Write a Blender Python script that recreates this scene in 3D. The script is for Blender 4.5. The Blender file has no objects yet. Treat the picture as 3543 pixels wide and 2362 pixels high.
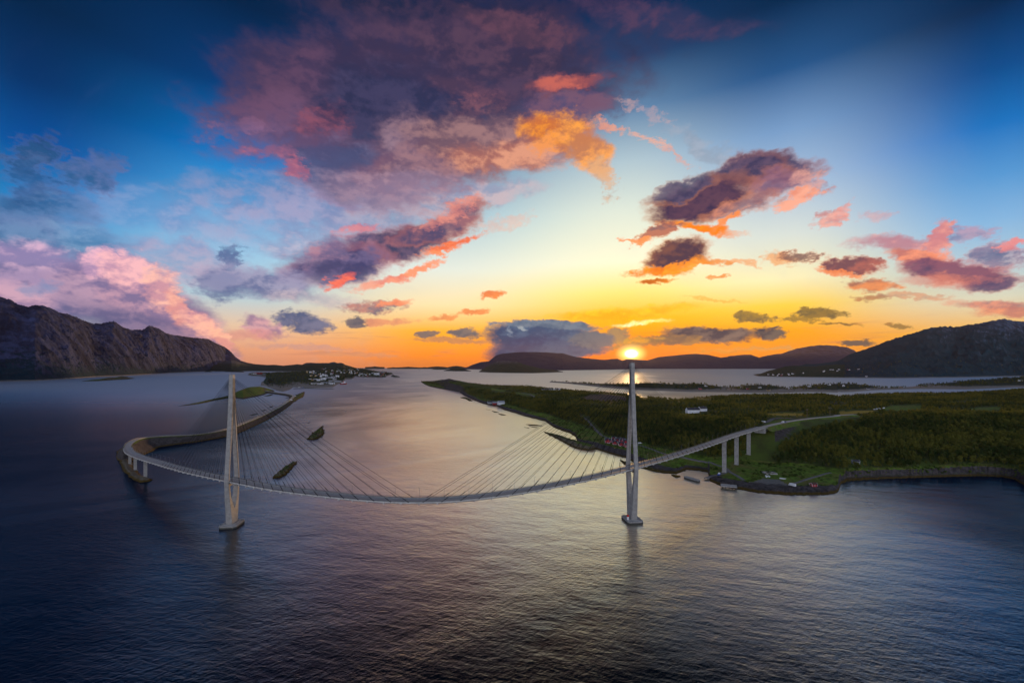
import bpy, bmesh, math, random
import numpy as np
from mathutils import Vector, Matrix, noise as mnoise
random.seed(7)
SC = bpy.context.scene
COL = SC.collection
R = math.radians

# ------------------------------------------------------------------ camera
CAM_H = 140.0            # metres above the water
F, CX, HY = 1500.0, 1771.5, 1266.0   # focal length, centre column and horizon row of a 3543 x 2362 picture
cam = bpy.data.cameras.new('camera')
cam.sensor_width = 36.0
cam.lens = 36.0 * F / 3543.0
cam.shift_y = (HY - 1181.0) / 3543.0
cam.clip_start = 1.0
cam.clip_end = 200000.0
co = bpy.data.objects.new('camera', cam)
COL.objects.link(co)
co.location = (0, 0, CAM_H)
co.rotation_euler = (R(90), 0, 0)
SC.camera = co

SC.render.engine = 'CYCLES'
SC.view_settings.view_transform = 'Standard'
SC.view_settings.look = 'None'
SC.view_settings.exposure = 0.0
SC.view_settings.gamma = 1.0
SC.cycles.use_denoising = True
SC.cycles.use_adaptive_sampling = True
SC.cycles.adaptive_threshold = 0.015
SC.cycles.max_bounces = 5
SC.cycles.diffuse_bounces = 2
SC.cycles.glossy_bounces = 3
SC.cycles.volume_bounces = 0
SC.cycles.transparent_max_bounces = 4
SC.cycles.sample_clamp_indirect = 4.0
SC.cycles.caustics_reflective = False
SC.cycles.caustics_refractive = False


def lin(c):
    return tuple(((v / 255.0) / 12.92 if v / 255.0 <= 0.04045 else ((v / 255.0 + 0.055) / 1.055) ** 2.4) for v in c)


def azel(dx, dy):
    """column, row on the 2352-wide picture -> azimuth, elevation of that direction in radians"""
    x = dx * 3543 / 2352.0 - CX
    y = HY - dy * 3543 / 2352.0
    az = math.atan2(x, F)
    return az, math.atan2(y, math.hypot(F, x))


# ------------------------------------------------------------------ world: dusk sky
class NT:
    def __init__(s, tree):
        s.t = tree

    def n(s, typ, **kw):
        nd = s.t.nodes.new(typ)
        for k, v in kw.items():
            setattr(nd, k, v)
        return nd

    def lnk(s, a, b):
        s.t.links.new(a, b)

    def put(s, sock, v):
        if isinstance(v, bpy.types.NodeSocket):
            s.lnk(v, sock)
        elif isinstance(v, (tuple, list)) and sock.type == 'RGBA' and len(v) == 3:
            sock.default_value = (*v, 1)
        else:
            sock.default_value = v

    def math(s, op, a, b=None, c=None, clamp=False):
        nd = s.n('ShaderNodeMath', operation=op, use_clamp=clamp)
        for i, v in enumerate((a, b, c)):
            if v is not None:
                s.put(nd.inputs[i], v)
        return nd.outputs[0]

    def vmath(s, op, a, b=None, out=0):
        nd = s.n('ShaderNodeVectorMath', operation=op)
        s.put(nd.inputs[0], a)
        if b is not None:
            s.put(nd.inputs[1], b)
        return nd.outputs[out]

    def comb(s, x, y, z):
        nd = s.n('ShaderNodeCombineXYZ')
        for i, v in enumerate((x, y, z)):
            s.put(nd.inputs[i], v)
        return nd.outputs[0]

    def noise(s, vec, scale, detail=4, rough=0.55, dist=0.0, lac=2.0, out='Fac'):
        nd = s.n('ShaderNodeTexNoise')
        s.put(nd.inputs['Vector'], vec)
        nd.inputs['Scale'].default_value = scale
        nd.inputs['Detail'].default_value = detail
        nd.inputs['Roughness'].default_value = rough
        nd.inputs['Lacunarity'].default_value = lac
        nd.inputs['Distortion'].default_value = dist
        if out == 'Color':                   # as a vector, through separate/combine
            sc_ = s.n('ShaderNodeSeparateColor')
            s.lnk(nd.outputs['Color'], sc_.inputs[0])
            return s.comb(sc_.outputs[0], sc_.outputs[1], sc_.outputs[2])
        return nd.outputs[out]

    def maprange(s, v, a, b, c=0.0, d=1.0, smooth=True):
        nd = s.n('ShaderNodeMapRange')
        nd.interpolation_type = 'SMOOTHSTEP' if smooth else 'LINEAR'
        s.put(nd.inputs[0], v)
        for i, q in enumerate((a, b, c, d)):
            s.put(nd.inputs[1 + i], q)
        return nd.outputs[0]

    def mix(s, fac, a, b, mode='MIX'):
        nd = s.n('ShaderNodeMix', data_type='RGBA', blend_type=mode)
        s.put(nd.inputs[0], fac)
        s.put(nd.inputs[6], a)
        s.put(nd.inputs[7], b)
        return nd.outputs[2]

    def ramp(s, fac, stops, interp='LINEAR'):
        nd = s.n('ShaderNodeValToRGB')
        r = nd.color_ramp
        r.interpolation = interp
        while len(r.elements) > 1:
            r.elements.remove(r.elements[-1])
        for i, (p, c) in enumerate(stops):
            e = r.elements[0] if i == 0 else r.elements.new(min(1, max(0, p)))
            e.position = min(1, max(0, p))
            e.color = (*c, 1)
        s.put(nd.inputs[0], fac)
        return nd.outputs[0]


SUN_AZ, SUN_EL = azel(1450, 812)
W = bpy.data.worlds.new('World')
SC.world = W
W.use_nodes = True
W.node_tree.nodes.clear()
g = NT(W.node_tree)
tc = g.n('ShaderNodeTexCoord').outputs['Generated']
sep = g.n('ShaderNodeSeparateXYZ')
g.lnk(tc, sep.inputs[0])
dx_, dy_, dz_ = sep.outputs
az = g.math('ARCTAN2', dx_, dy_)
el = g.math('ARCSINE', dz_)

# clear-sky colours read along eight azimuths: (picture column, [(row, rgb)...])
GRAD = [
    (-110, [(0, (2, 44, 82)), (250, (8, 80, 140)), (480, (50, 120, 170)), (640, (110, 150, 190)), (760, (150, 150, 185)), (840, (150, 145, 180))]),
    (60, [(0, (0, 36, 72)), (180, (0, 50, 104)), (330, (0, 80, 156)), (450, (25, 128, 196)), (560, (95, 165, 210)), (700, (165, 190, 215)), (840, (190, 170, 185))]),
    (540, [(0, (0, 34, 70)), (200, (0, 60, 118)), (350, (0, 112, 188)), (440, (62, 150, 212)), (560, (145, 196, 228)), (680, (180, 205, 220)), (745, (225, 196, 175)), (800, (228, 164, 136)), (840, (204, 140, 124))]),
    (1000, [(0, (4, 36, 74)), (200, (22, 62, 110)), (360, (90, 130, 170)), (500, (165, 198, 215)), (620, (226, 232, 222)), (700, (248, 226, 178)), (760, (254, 180, 44)), (815, (250, 142, 22)), (840, (214, 122, 50))]),
    (1440, [(0, (2, 38, 78)), (130, (26, 66, 110)), (250, (96, 132, 168)), (370, (172, 194, 206)), (480, (214, 224, 216)), (600, (242, 240, 214)), (670, (250, 226, 130)), (730, (250, 182, 8)), (780, (246, 140, 0)), (840, (232, 104, 0))]),
    (1800, [(0, (0, 40, 78)), (160, (34, 84, 136)), (300, (118, 155, 198)), (420, (165, 190, 216)), (540, (212, 220, 215)), (640, (246, 236, 188)), (700, (250, 208, 76)), (760, (248, 164, 0)), (840, (238, 130, 0))]),
    (2300, [(0, (0, 38, 76)), (150, (2, 74, 138)), (280, (20, 112, 188)), (400, (84, 150, 208)), (500, (128, 178, 220)), (600, (172, 200, 218)), (680, (212, 212, 196)), (760, (238, 180, 80)), (840, (232, 150, 40))]),
    (2700, [(0, (4, 48, 90)), (200, (10, 90, 150)), (450, (60, 130, 190)), (650, (130, 160, 190)), (840, (170, 150, 150))]),
]
TOP = R(62)
cols = []
for xx, stops in GRAD:
    a = azel(xx, 840)[0]
    st = []
    for (yy, c) in sorted(stops, key=lambda q: -q[0]):
        e = azel(xx, yy)[1]
        st.append((e / TOP, lin(c)))
    ztop = lin((2, 34, 70))
    st.append((max(st[-1][0] + 0.15, 0.95), ztop))
    st = [(max(0.0, p), c) for p, c in st]
    cols.append((a, st))
elf = g.math('DIVIDE', el, TOP, clamp=True)
sky = None
prev = None
for a, st in cols:
    c = g.ramp(elf, st)
    if sky is None:
        sky = c
    else:
        sky = g.mix(g.maprange(az, prev, a), sky, c)
    prev = a
back = g.ramp(elf, [(0.0, (0.8, 0.8, 0.95)), (0.2, (1.3, 1.3, 1.55)), (0.45, (0.7, 0.85, 1.15)), (0.7, (0.04, 0.1, 0.25)), (1.0, lin((2, 34, 70)))])  # unseen sky behind the camera, brightened as fill for camera-facing surfaces
sky = g.mix(g.maprange(g.math('ABSOLUTE', az), R(75), R(125)), sky, back)

# shared cloud noise
big = g.noise(g.vmath('MULTIPLY', tc, (1.0, 1.0, 2.2)), 3.2, 3, 0.5, out='Color')
med = g.noise(g.vmath('MULTIPLY', tc, (1.0, 1.0, 1.8)), 11.0, 6, 0.62, out='Color')
wv = g.vmath('ADD', g.vmath('MULTIPLY', g.vmath('SUBTRACT', big, (0.5, 0.5, 0.5)), (0.16, 0.09, 0.0)),
             g.vmath('MULTIPLY', g.vmath('SUBTRACT', med, (0.5, 0.5, 0.5)), (0.10, 0.06, 0.0)))
lowf = g.maprange(el, R(1), R(22), 0.28, 1.0)          # less warping near the horizon, where clouds are far away and small
vs = g.n('ShaderNodeVectorMath', operation='SCALE')
g.lnk(wv, vs.inputs[0])
g.lnk(lowf, vs.inputs['Scale'])
P = g.vmath('ADD', g.comb(az, el, 1.0), vs.outputs[0])
# billow detail, finer towards the horizon
ncoord = g.vmath('MULTIPLY', tc, (1.0, 1.0, 1.7))
wisp = g.noise(ncoord, 7.5, 8, 0.62, 0.25)
relA = g.noise(g.vmath('ADD', ncoord, (0.012, 0.0, -0.04)), 7.5, 5, 0.58, 0.25)
fine = g.noise(ncoord, 30.0, 7, 0.64, 0.3)
fineA = g.noise(g.vmath('ADD', ncoord, (0.004, 0.0, -0.011)), 30.0, 4, 0.6, 0.3)
relief = g.math('SUBTRACT', wisp, relA)
relief = g.math('MULTIPLY_ADD', g.math('SUBTRACT', fine, fineA), 0.45, relief)
relief = g.maprange(relief, -0.11, 0.11)
fine0 = g.math('SUBTRACT', fine, 0.5)
wisp0 = g.math('SUBTRACT', wisp, 0.5)
tex = g.math('MULTIPLY_ADD', fine0, 0.5, wisp0)
tiny = g.noise(ncoord, 52.0, 6, 0.66, 0.2, out='Color')
tinyF = g.math('SUBTRACT', g.noise(g.vmath('ADD', ncoord, (3.1, 1.7, 0.0)), 60.0, 5, 0.62, 0.2), 0.5)
texS = g.math('MULTIPLY_ADD', fine0, 0.9, g.math('MULTIPLY_ADD', wisp0, 0.6, tinyF))
w_in = g.vmath('MULTIPLY', g.vmath('SUBTRACT', tiny, (0.5, 0.5, 0.5)), (0.075, 0.04, 0.0))
w_sc = g.maprange(el, R(1), R(25), 0.45, 1.0)
vs2 = g.n('ShaderNodeVectorMath', operation='SCALE')
g.lnk(w_in, vs2.inputs[0])
g.lnk(w_sc, vs2.inputs['Scale'])
PS = g.vmath('ADD', P, vs2.outputs[0])
P = g.vmath('ADD', P, g.vmath('MULTIPLY', g.vmath('SUBTRACT', tiny, (0.5, 0.5, 0.5)), (0.03, 0.02, 0.0)))

# thin cirrus / mottling everywhere
ci = g.maprange(g.noise(g.vmath('MULTIPLY', ncoord, (1.0, 3.0, 1.0)), 3.0, 7, 0.65, 0.8), 0.52, 0.75)
cmask = g.math('MULTIPLY', ci, g.maprange(el, R(30), R(6)))
cmask = g.math('MULTIPLY', cmask, g.maprange(az, R(-2), R(-25), 0.10, 0.32))
sky = g.mix(cmask, sky, lin((168, 172, 200)))
st1 = g.maprange(g.noise(g.comb(g.math('MULTIPLY', az, 1.2), g.math('MULTIPLY', el, 16.0), 3.0), 4.5, 5, 0.6, 0.3), 0.55, 0.72)
st1 = g.math('MULTIPLY', st1, g.maprange(el, R(8), R(1.5), 0.0, 0.5))
sky = g.mix(st1, sky, g.mix(g.maprange(g.math('ABSOLUTE', g.math('SUBTRACT', az, SUN_AZ)), R(8), R(30)), lin((226, 120, 20)), lin((176, 120, 120))))


dsun = g.math('ABSOLUTE', g.math('SUBTRACT', az, SUN_AZ))
edgec = g.ramp(g.math('DIVIDE', dsun, R(70)), [(0.0, lin((255, 158, 44))), (0.3, lin((246, 142, 92))), (0.55, lin((216, 120, 130))), (0.8, lin((130, 122, 170))), (1.0, lin((80, 118, 170)))])
edgec = g.mix(g.maprange(el, R(14), R(30)), edgec, lin((72, 56, 84)))


def blob(bg, x, y, rx, ry, rot, rgb, st=0.9, soft=0.55, k=2.0, lit=None):
    """one bank of cloud: a rotated soft ellipse (picture units of 2352 wide, kept as azimuth/elevation), eaten by the cloud noise"""
    cr, sr = math.cos(R(rot)), math.sin(R(rot))
    if y < 470 and 480 < x < 1220:
        def calm(q):
            m = sum(q) / 3 * 0.97
            return tuple(v * 0.74 + w * 0.26 for v, w in zip(q, (m * 0.92, m * 0.98, m * 1.14)))
        rgb = calm(rgb); lit = calm(lit)
    c0 = azel(x, y)
    ax = azel(x + rx * cr, y + rx * sr)
    ay = azel(x - ry * sr, y + ry * cr)
    A = np.array([[ax[0] - c0[0], ay[0] - c0[0]], [ax[1] - c0[1], ay[1] - c0[1]]])
    I = np.linalg.inv(A)
    t = -I @ np.array(c0)
    small = rx < 75 or ry < 12
    PP = PS if small else P
    u = g.vmath('DOT_PRODUCT', PP, (I[0, 0], I[0, 1], t[0]), out='Value')
    v = g.vmath('DOT_PRODUCT', PP, (I[1, 0], I[1, 1], t[1]), out='Value')
    r2 = g.math('MULTIPLY_ADD', v, v, g.math('MULTIPLY', u, u))
    d = g.math('MULTIPLY_ADD', texS if small else tex, -k * (1.5 if small else 1.1), r2)
    al = g.maprange(d, 1.0 + soft * 0.9, 1.0 - soft * 1.15, 0.0, min(1.0, st * 1.03))
    c = lin(rgb)
    if lit is not None:
        c = g.mix(relief, c, lin(lit))
    if sum(rgb) < 330 and rx >= 38 and y < 705:
        c = g.mix(g.maprange(d, 0.35, 1.2, 0.0, 0.62), c, edgec)     # thin rims catch the low sun
    return g.mix(al, bg, c)


BLOBS = [
    # x, y, rx, ry, rot, colour, strength, softness, noise, lit colour
    # pale veils
    (820, 480, 230, 70, -6, (120, 128, 170), 0.75, 0.9, 3.0, (150, 150, 185)),
    (640, 520, 200, 60, 0, (130, 140, 185), 0.6, 0.9, 3.0, (165, 160, 195)),
    (420, 590, 140, 40, 8, (135, 140, 185), 0.6, 0.9, 3.0, (180, 155, 185)),
    (560, 450, 130, 40, 0, (70, 130, 190), 0.5, 0.9, 3.0, (120, 140, 190)),
    (1000, 480, 200, 30, -10, (140, 150, 180), 0.6, 0.9, 3.0, (170, 170, 190)),
    (700, 560, 120, 24, -8, (150, 156, 190), 0.6, 1.0, 3.2, (190, 184, 204)),
    (1090, 470, 120, 20, -12, (150, 150, 178), 0.65, 1.0, 3.0, (206, 180, 186)),
    (330, 480, 160, 40, 4, (96, 140, 196), 0.5, 1.0, 3.2, (140, 160, 204)),
    (460, 640, 110, 26, 6, (150, 146, 186), 0.55, 1.0, 3.0, (200, 170, 196)),
    # left blue clouds
    (95, 345, 62, 52, 0, (16, 62, 102), 0.85, 0.7, 1.6, (40, 82, 128)),
    (70, 400, 70, 60, 0, (40, 86, 138), 0.8, 0.7, 1.6, (66, 104, 155)),
    (225, 395, 72, 46, 0, (46, 90, 138), 0.85, 0.7, 1.6, (86, 108, 158)),
    (70, 490, 120, 66, 0, (44, 88, 138), 0.85, 0.8, 2.2, (86, 120, 168)),
    (150, 560, 160, 46, 6, (62, 108, 158), 0.8, 0.9, 2.6, (120, 150, 190)),
    (20, 560, 110, 50, 0, (60, 104, 152), 0.8, 0.9, 2.2, (100, 135, 180)),
    # great dark cloud, top centre
    (1080, 70, 420, 80, 4, (36, 38, 72), 0.8, 1.0, 2.2, (64, 46, 76)),
    (860, 170, 300, 110, -12, (56, 44, 80), 0.92, 0.9, 2.0, (84, 56, 90)),
    (1150, 180, 300, 100, 5, (56, 46, 80), 0.9, 0.9, 2.0, (92, 60, 86)),
    (900, 290, 330, 140, 0, (40, 46, 88), 0.95, 0.8, 1.8, (62, 58, 100)),
    (640, 290, 130, 80, 25, (98, 68, 108), 0.85, 0.8, 2.2, (120, 80, 120)),
    (530, 290, 70, 28, -5, (112, 84, 132), 0.7, 0.9, 2.4, (150, 95, 135)),
    (1500, 40, 220, 40, 5, (60, 56, 90), 0.6, 1.0, 3.0, (96, 66, 92)),
    (1300, 250, 130, 40, -5, (86, 74, 112), 0.8, 0.9, 2.4, (120, 86, 110)),
    (820, 400, 200, 70, 10, (70, 74, 122), 0.85, 0.8, 2.0, (104, 98, 140)),
    # red lit parts
    (712, 265, 62, 34, -15, (112, 58, 88), 0.8, 1.5, 1.8, (158, 70, 88)),
    (612, 355, 46, 14, 0, (150, 84, 122), 0.75, 1.1, 2.0, (196, 92, 120)),
    (662, 400, 44, 16, 32, (180, 84, 114), 0.8, 1.0, 1.6, (214, 104, 122)),
    (1075, 210, 110, 26, 8, (92, 58, 84), 0.7, 1.2, 3.0, (120, 68, 88)),
    (1080, 240, 60, 26, -8, (110, 66, 88), 0.75, 1.2, 2.4, (156, 82, 92)),
    (1310, 192, 96, 20, -10, (150, 80, 86), 0.85, 1.0, 2.0, (205, 104, 90)),
    (1180, 60, 200, 26, 6, (94, 58, 80), 0.6, 1.0, 3.0, (120, 66, 84)),
    (620, 200, 160, 60, -30, (86, 58, 96), 0.6, 1.0, 2.4, (112, 66, 96)),
    # pale pink billows
    (930, 340, 90, 74, 10, (112, 86, 118), 0.92, 0.8, 1.8, (162, 120, 134)),
    (1010, 395, 170, 50, -4, (118, 84, 110), 0.92, 0.8, 2.0, (168, 112, 118)),
    (1110, 325, 190, 66, 0, (124, 84, 98), 0.92, 0.8, 2.0, (172, 116, 112)),
    (930, 440, 150, 30, 0, (150, 118, 146), 0.75, 0.9, 2.2, (176, 134, 152)),
    (1180, 368, 130, 42, -6, (184, 100, 84), 0.92, 0.8, 2.0, (250, 152, 104)),
    (1270, 305, 84, 42, 6, (206, 114, 62), 0.95, 0.7, 1.7, (254, 160, 48)),
    (1332, 352, 84, 38, 55, (196, 124, 84), 0.92, 0.7, 2.0, (252, 164, 78)),
    (1375, 425, 40, 22, 60, (170, 140, 130), 0.75, 0.9, 2.6, (220, 170, 130)),
    (1250, 330, 44, 22, -20, (180, 116, 90), 0.8, 0.8, 2.4, (240, 150, 86)),
    (1395, 300, 46, 8, 14, (226, 138, 112), 0.7, 0.9, 2.6, (246, 160, 120)),
    (1640, 345, 90, 20, 22, (140, 148, 166), 0.6, 1.0, 3.0, (165, 170, 185)),
    (1515, 340, 66, 9, 28, (232, 152, 126), 0.65, 1.0, 2.6, (244, 170, 140)),
    (1490, 265, 60, 10, 20, (190, 160, 165), 0.45, 1.0, 3.0, (220, 170, 160)),
    # second bank, left of centre
    (900, 560, 215, 44, -17, (56, 56, 92), 0.95, 0.55, 1.6, (96, 78, 108)),
    (1010, 520, 110, 28, -16, (84, 74, 108), 0.9, 0.6, 2.0, (150, 100, 112)),
    (780, 610, 120, 44, -10, (66, 66, 108), 0.92, 0.6, 1.8, (104, 94, 134)),
    (745, 575, 110, 26, -15, (110, 104, 144), 0.7, 0.9, 2.4, (176, 130, 150)),
    (1050, 556, 66, 11, -18, (236, 110, 70), 0.95, 0.7, 1.4, (255, 146, 98)),
    (950, 622, 84, 10, -24, (240, 130, 96), 0.95, 0.7, 1.4, (252, 156, 116)),
    (870, 652, 60, 10, -10, (232, 130, 116), 0.8, 0.8, 1.8, (246, 156, 130)),
    (770, 645, 36, 11, -36, (232, 98, 88), 0.95, 0.7, 1.2, (250, 122, 96)),
    (1030, 498, 70, 14, -18, (210, 128, 124), 0.7, 0.9, 2.2, (238, 150, 134)),
    (825, 524, 46, 10, -14, (206, 112, 128), 0.75, 0.9, 2.0, (226, 130, 132)),
    (1160, 520, 60, 16, -10, (226, 168, 150), 0.45, 1.0, 3.0, (236, 180, 160)),
    (522, 590, 20, 36, 12, (80, 100, 148), 0.85, 0.7, 1.2, (110, 126, 168)),
    (610, 655, 120, 40, 8, (96, 104, 152), 0.9, 0.6, 1.8, (154, 150, 184)),
    (520, 660, 50, 34, 0, (90, 104, 152), 0.8, 0.8, 1.8, (130, 136, 176)),
    (730, 690, 110, 18, 4, (168, 158, 180), 0.6, 0.9, 2.6, (210, 190, 195)),
    (860, 706, 66, 15, 0, (110, 100, 124), 0.9, 0.6, 1.6, (190, 130, 124)),
    (900, 700, 44, 7, -8, (240, 132, 96), 0.85, 0.7, 1.4, (250, 150, 110)),
    (890, 738, 66, 7, 0, (210, 130, 112), 0.8, 0.8, 1.6, (232, 150, 116)),
    (705, 746, 66, 21, 6, (74, 88, 130), 0.95, 0.5, 1.2, (112, 116, 152)),
    (612, 758, 52, 22, 20, (150, 120, 158), 0.9, 0.6, 1.2, (212, 160, 178)),
    (570, 775, 90, 12, 0, (190, 120, 136), 0.6, 0.9, 2.0, (216, 140, 142)),
    (822, 738, 28, 11, 4, (74, 84, 108), 0.9, 0.5, 1.2, (110, 104, 118)),
    (700, 800, 120, 7, 0, (190, 150, 160), 0.6, 0.9, 2.0, (205, 155, 150)),
    (830, 812, 90, 6, 0, (196, 140, 120), 0.6, 0.9, 2.0, (210, 150, 120)),
    (1132, 685, 30, 8, -18, (226, 112, 60), 0.9, 0.6, 1.2, (240, 134, 70)),
    (1075, 719, 44, 6, -6, (222, 118, 70), 0.9, 0.6, 1.2, (236, 140, 84)),
    (1010, 731, 30, 5, -3, (222, 130, 84), 0.8, 0.7, 1.2, (236, 140, 84)),
    # pink bank rolling over the mountain, left
    (60, 618, 165, 56, 5, (140, 128, 176), 0.95, 0.6, 1.6, (214, 176, 206)),
    (120, 690, 220, 62, 6, (104, 104, 152), 0.97, 0.6, 1.4, (160, 140, 182)),
    (20, 690, 110, 40, 6, (150, 126, 168), 0.9, 0.7, 1.6, (204, 164, 192)),
    (280, 670, 150, 78, 6, (120, 110, 156), 0.97, 0.5, 1.3, (178, 148, 180)),
    (375, 722, 135, 72, 20, (126, 112, 156), 0.97, 0.5, 1.1, (190, 150, 178)),
    (450, 785, 110, 44, 28, (140, 118, 160), 0.97, 0.5, 1.0, (200, 150, 172)),
    (245, 606, 64, 36, -5, (180, 146, 186), 0.92, 0.7, 1.4, (240, 184, 204)),
    (310, 628, 72, 40, 12, (190, 146, 176), 0.92, 0.7, 1.4, (248, 188, 196)),
    (392, 664, 40, 54, -14, (206, 150, 168), 0.92, 0.7, 1.2, (252, 192, 180)),
    (418, 712, 26, 40, -10, (222, 150, 152), 0.9, 0.7, 1.0, (255, 190, 168)),
    (466, 748, 60, 24, 38, (214, 150, 164), 0.95, 0.6, 1.1, (252, 190, 176)),
    (512, 784, 38, 15, 42, (226, 156, 156), 0.95, 0.6, 1.0, (252, 190, 170)),
    (300, 745, 150, 34, 14, (92, 92, 140), 0.8, 0.9, 1.2, (120, 112, 156)),
    (75, 664, 46, 14, 0, (84, 120, 178), 0.6, 0.9, 1.6, (110, 140, 190)),
    # right of centre: long dark cloud with orange underside
    (1800, 392, 110, 34, -3, (62, 64, 98), 0.95, 0.55, 1.4, (96, 82, 110)),
    (1720, 405, 110, 30, -14, (58, 56, 90), 0.95, 0.55, 1.6, (96, 78, 104)),
    (1790, 430, 100, 30, -14, (120, 84, 112), 0.9, 0.7, 1.8, (150, 104, 122)),
    (1880, 420, 46, 32, 10, (150, 112, 130), 0.8, 0.8, 2.0, (220, 160, 150)),
    (1850, 456, 66, 12, -20, (236, 142, 112), 0.9, 0.7, 1.6, (250, 170, 140)),
    (1600, 470, 135, 48, -16, (56, 46, 78), 0.97, 0.5, 1.3, (90, 62, 84)),
    (1560, 440, 90, 22, -22, (60, 58, 92), 0.9, 0.6, 1.6, (92, 80, 108)),
    (1700, 480, 90, 22, -16, (132, 92, 104), 0.8, 0.7, 2.0, (214, 140, 116)),
    (1610, 530, 100, 12, 5, (242, 128, 30), 0.97, 0.6, 1.2, (255, 150, 20)),
    (1680, 512, 52, 10, -28, (246, 138, 70), 0.9, 0.7, 1.4, (252, 160, 100)),
    (1500, 540, 62, 20, -20, (110, 78, 90), 0.92, 0.6, 1.6, (180, 104, 84)),
    (1452, 562, 40, 7, 6, (240, 136, 84), 0.9, 0.6, 1.4, (248, 150, 90)),
    (1545, 592, 88, 28, -18, (76, 56, 74), 0.97, 0.5, 1.3, (120, 78, 74)),
    (1500, 628, 70, 13, -4, (232, 118, 26), 0.95, 0.6, 1.2, (250, 150, 34)),
    (1560, 612, 56, 9, -16, (250, 140, 36), 0.9, 0.6, 1.4, (255, 160, 50)),
    (1630, 597, 40, 10, 4, (176, 110, 60), 0.85, 0.7, 1.8, (236, 140, 60)),
    (1495, 655, 50, 8, -6, (190, 96, 24), 0.95, 0.5, 1.0, (224, 124, 30)),
    (1640, 634, 32, 5, -8, (232, 136, 60), 0.85, 0.7, 1.2, (246, 150, 80)),
    (1700, 600, 34, 8, 16, (226, 136, 70), 0.7, 0.8, 2.0, (240, 160, 100)),
    (1800, 590, 52, 14, 0, (150, 112, 90), 0.8, 0.8, 2.2, (238, 168, 110)),
    (1850, 582, 50, 12, -6, (104, 84, 84), 0.9, 0.6, 1.6, (140, 100, 90)),
    (1935, 498, 58, 11, -12, (196, 132, 132), 0.85, 0.7, 1.6, (240, 168, 152)),
    (1970, 484, 24, 14, -40, (206, 140, 142), 0.8, 0.7, 1.4, (240, 166, 152)),
    (2045, 492, 30, 16, 0, (192, 152, 164), 0.6, 0.8, 2.0, (222, 170, 168)),
    (1955, 606, 74, 20, 8, (116, 72, 84), 0.95, 0.5, 1.4, (176, 98, 90)),
    (1925, 620, 64, 9, 14, (238, 132, 84), 0.85, 0.7, 1.6, (250, 150, 90)),
    (2000, 652, 72, 14, 2, (160, 98, 84), 0.9, 0.6, 1.6, (232, 138, 84)),
    (2060, 566, 110, 18, 4, (186, 122, 136), 0.85, 0.7, 1.8, (234, 150, 142)),
    (2180, 560, 34, 48, 14, (206, 130, 136), 0.95, 0.5, 1.0, (240, 162, 146)),
    (2130, 600, 90, 18, 8, (196, 110, 100), 0.9, 0.6, 1.4, (244, 146, 110)),
    (2210, 632, 140, 26, 6, (86, 66, 100), 0.95, 0.5, 1.4, (134, 84, 108)),
    (2190, 650, 110, 14, 4, (206, 118, 108), 0.7, 0.9, 2.0, (220, 134, 116)),
    (2280, 655, 90, 16, -6, (80, 72, 110), 0.9, 0.6, 1.6, (128, 96, 124)),
    (2310, 600, 60, 26, 0, (84, 92, 136), 0.85, 0.7, 1.6, (140, 120, 150)),
    (2345, 580, 26, 14, -20, (206, 122, 132), 0.9, 0.6, 1.2, (232, 140, 140)),
    (2260, 548, 50, 18, 0, (120, 116, 156), 0.7, 0.8, 2.2, (190, 144, 166)),
    (2000, 680, 46, 6, 0, (150, 108, 90), 0.85, 0.7, 1.2, (190, 130, 90)),
    (2100, 680, 80, 6, 4, (170, 134, 124), 0.7, 0.8, 1.8, (214, 150, 120)),
    (2270, 700, 110, 12, 2, (150, 100, 116), 0.85, 0.7, 1.6, (226, 142, 122)),
    (2320, 718, 90, 12, 0, (190, 116, 112), 0.85, 0.7, 1.6, (236, 150, 116)),
    (2062, 744, 32, 5, 4, (140, 112, 66), 0.85, 0.6, 1.2, (170, 120, 70)),
    (1950, 747, 30, 4, 2, (130, 104, 60), 0.6, 0.6, 1.2, (170, 120, 60)),
    # low yellow glow and dark band round the sun
    (1430, 722, 170, 13, -4, (244, 168, 20), 0.9, 0.8, 2.2, (255, 196, 40)),
    (1480, 741, 66, 5, -2, (255, 238, 130), 0.95, 0.9, 0.8, (255, 255, 220)),
    (1640, 695, 70, 3, 3, (236, 170, 70), 0.6, 0.9, 1.0, (236, 170, 70)),
    (1640, 768, 118, 17, 2, (60, 60, 80), 0.98, 0.45, 1.4, (120, 104, 104)),
    (1560, 778, 66, 12, 4, (112, 92, 84), 0.95, 0.5, 1.3, (160, 120, 80)),
    (1770, 768, 40, 15, 0, (56, 58, 76), 0.97, 0.5, 1.3, (100, 92, 92)),
    (1738, 732, 56, 11, 4, (104, 92, 70), 0.9, 0.5, 1.6, (150, 120, 60)),
    (1880, 722, 66, 11, -2, (98, 88, 66), 0.92, 0.5, 1.8, (140, 112, 60)),
    (1845, 736, 40, 6, 6, (104, 90, 60), 0.85, 0.6, 1.4, (150, 120, 60)),
    (1920, 747, 40, 3, 0, (98, 86, 60), 0.85, 0.6, 1.0, (140, 110, 60)),
    (1970, 784, 44, 7, 0, (80, 80, 84), 0.92, 0.5, 1.2, (110, 100, 90)),
    (1800, 800, 160, 4, 0, (200, 150, 90), 0.6, 0.8, 1.2, (214, 160, 90)),
    (1650, 804, 80, 3, 0, (200, 140, 60), 0.6, 0.8, 1.2, (214, 150, 60)),
    (1415, 768, 34, 20, -10, (104, 98, 106), 0.95, 0.5, 1.3, (150, 126, 100)),
    (1470, 780, 60, 11, 0, (120, 100, 80), 0.8, 0.6, 1.8, (200, 150, 60)),
    (1430, 790, 44, 8, -10, (110, 104, 100), 0.8, 0.6, 1.4, (150, 120, 80)),
    # blue cap cloud on the far mountain
    (985, 768, 26, 7, -6, (104, 100, 112), 0.9, 0.5, 1.3, (140, 116, 110)),
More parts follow.
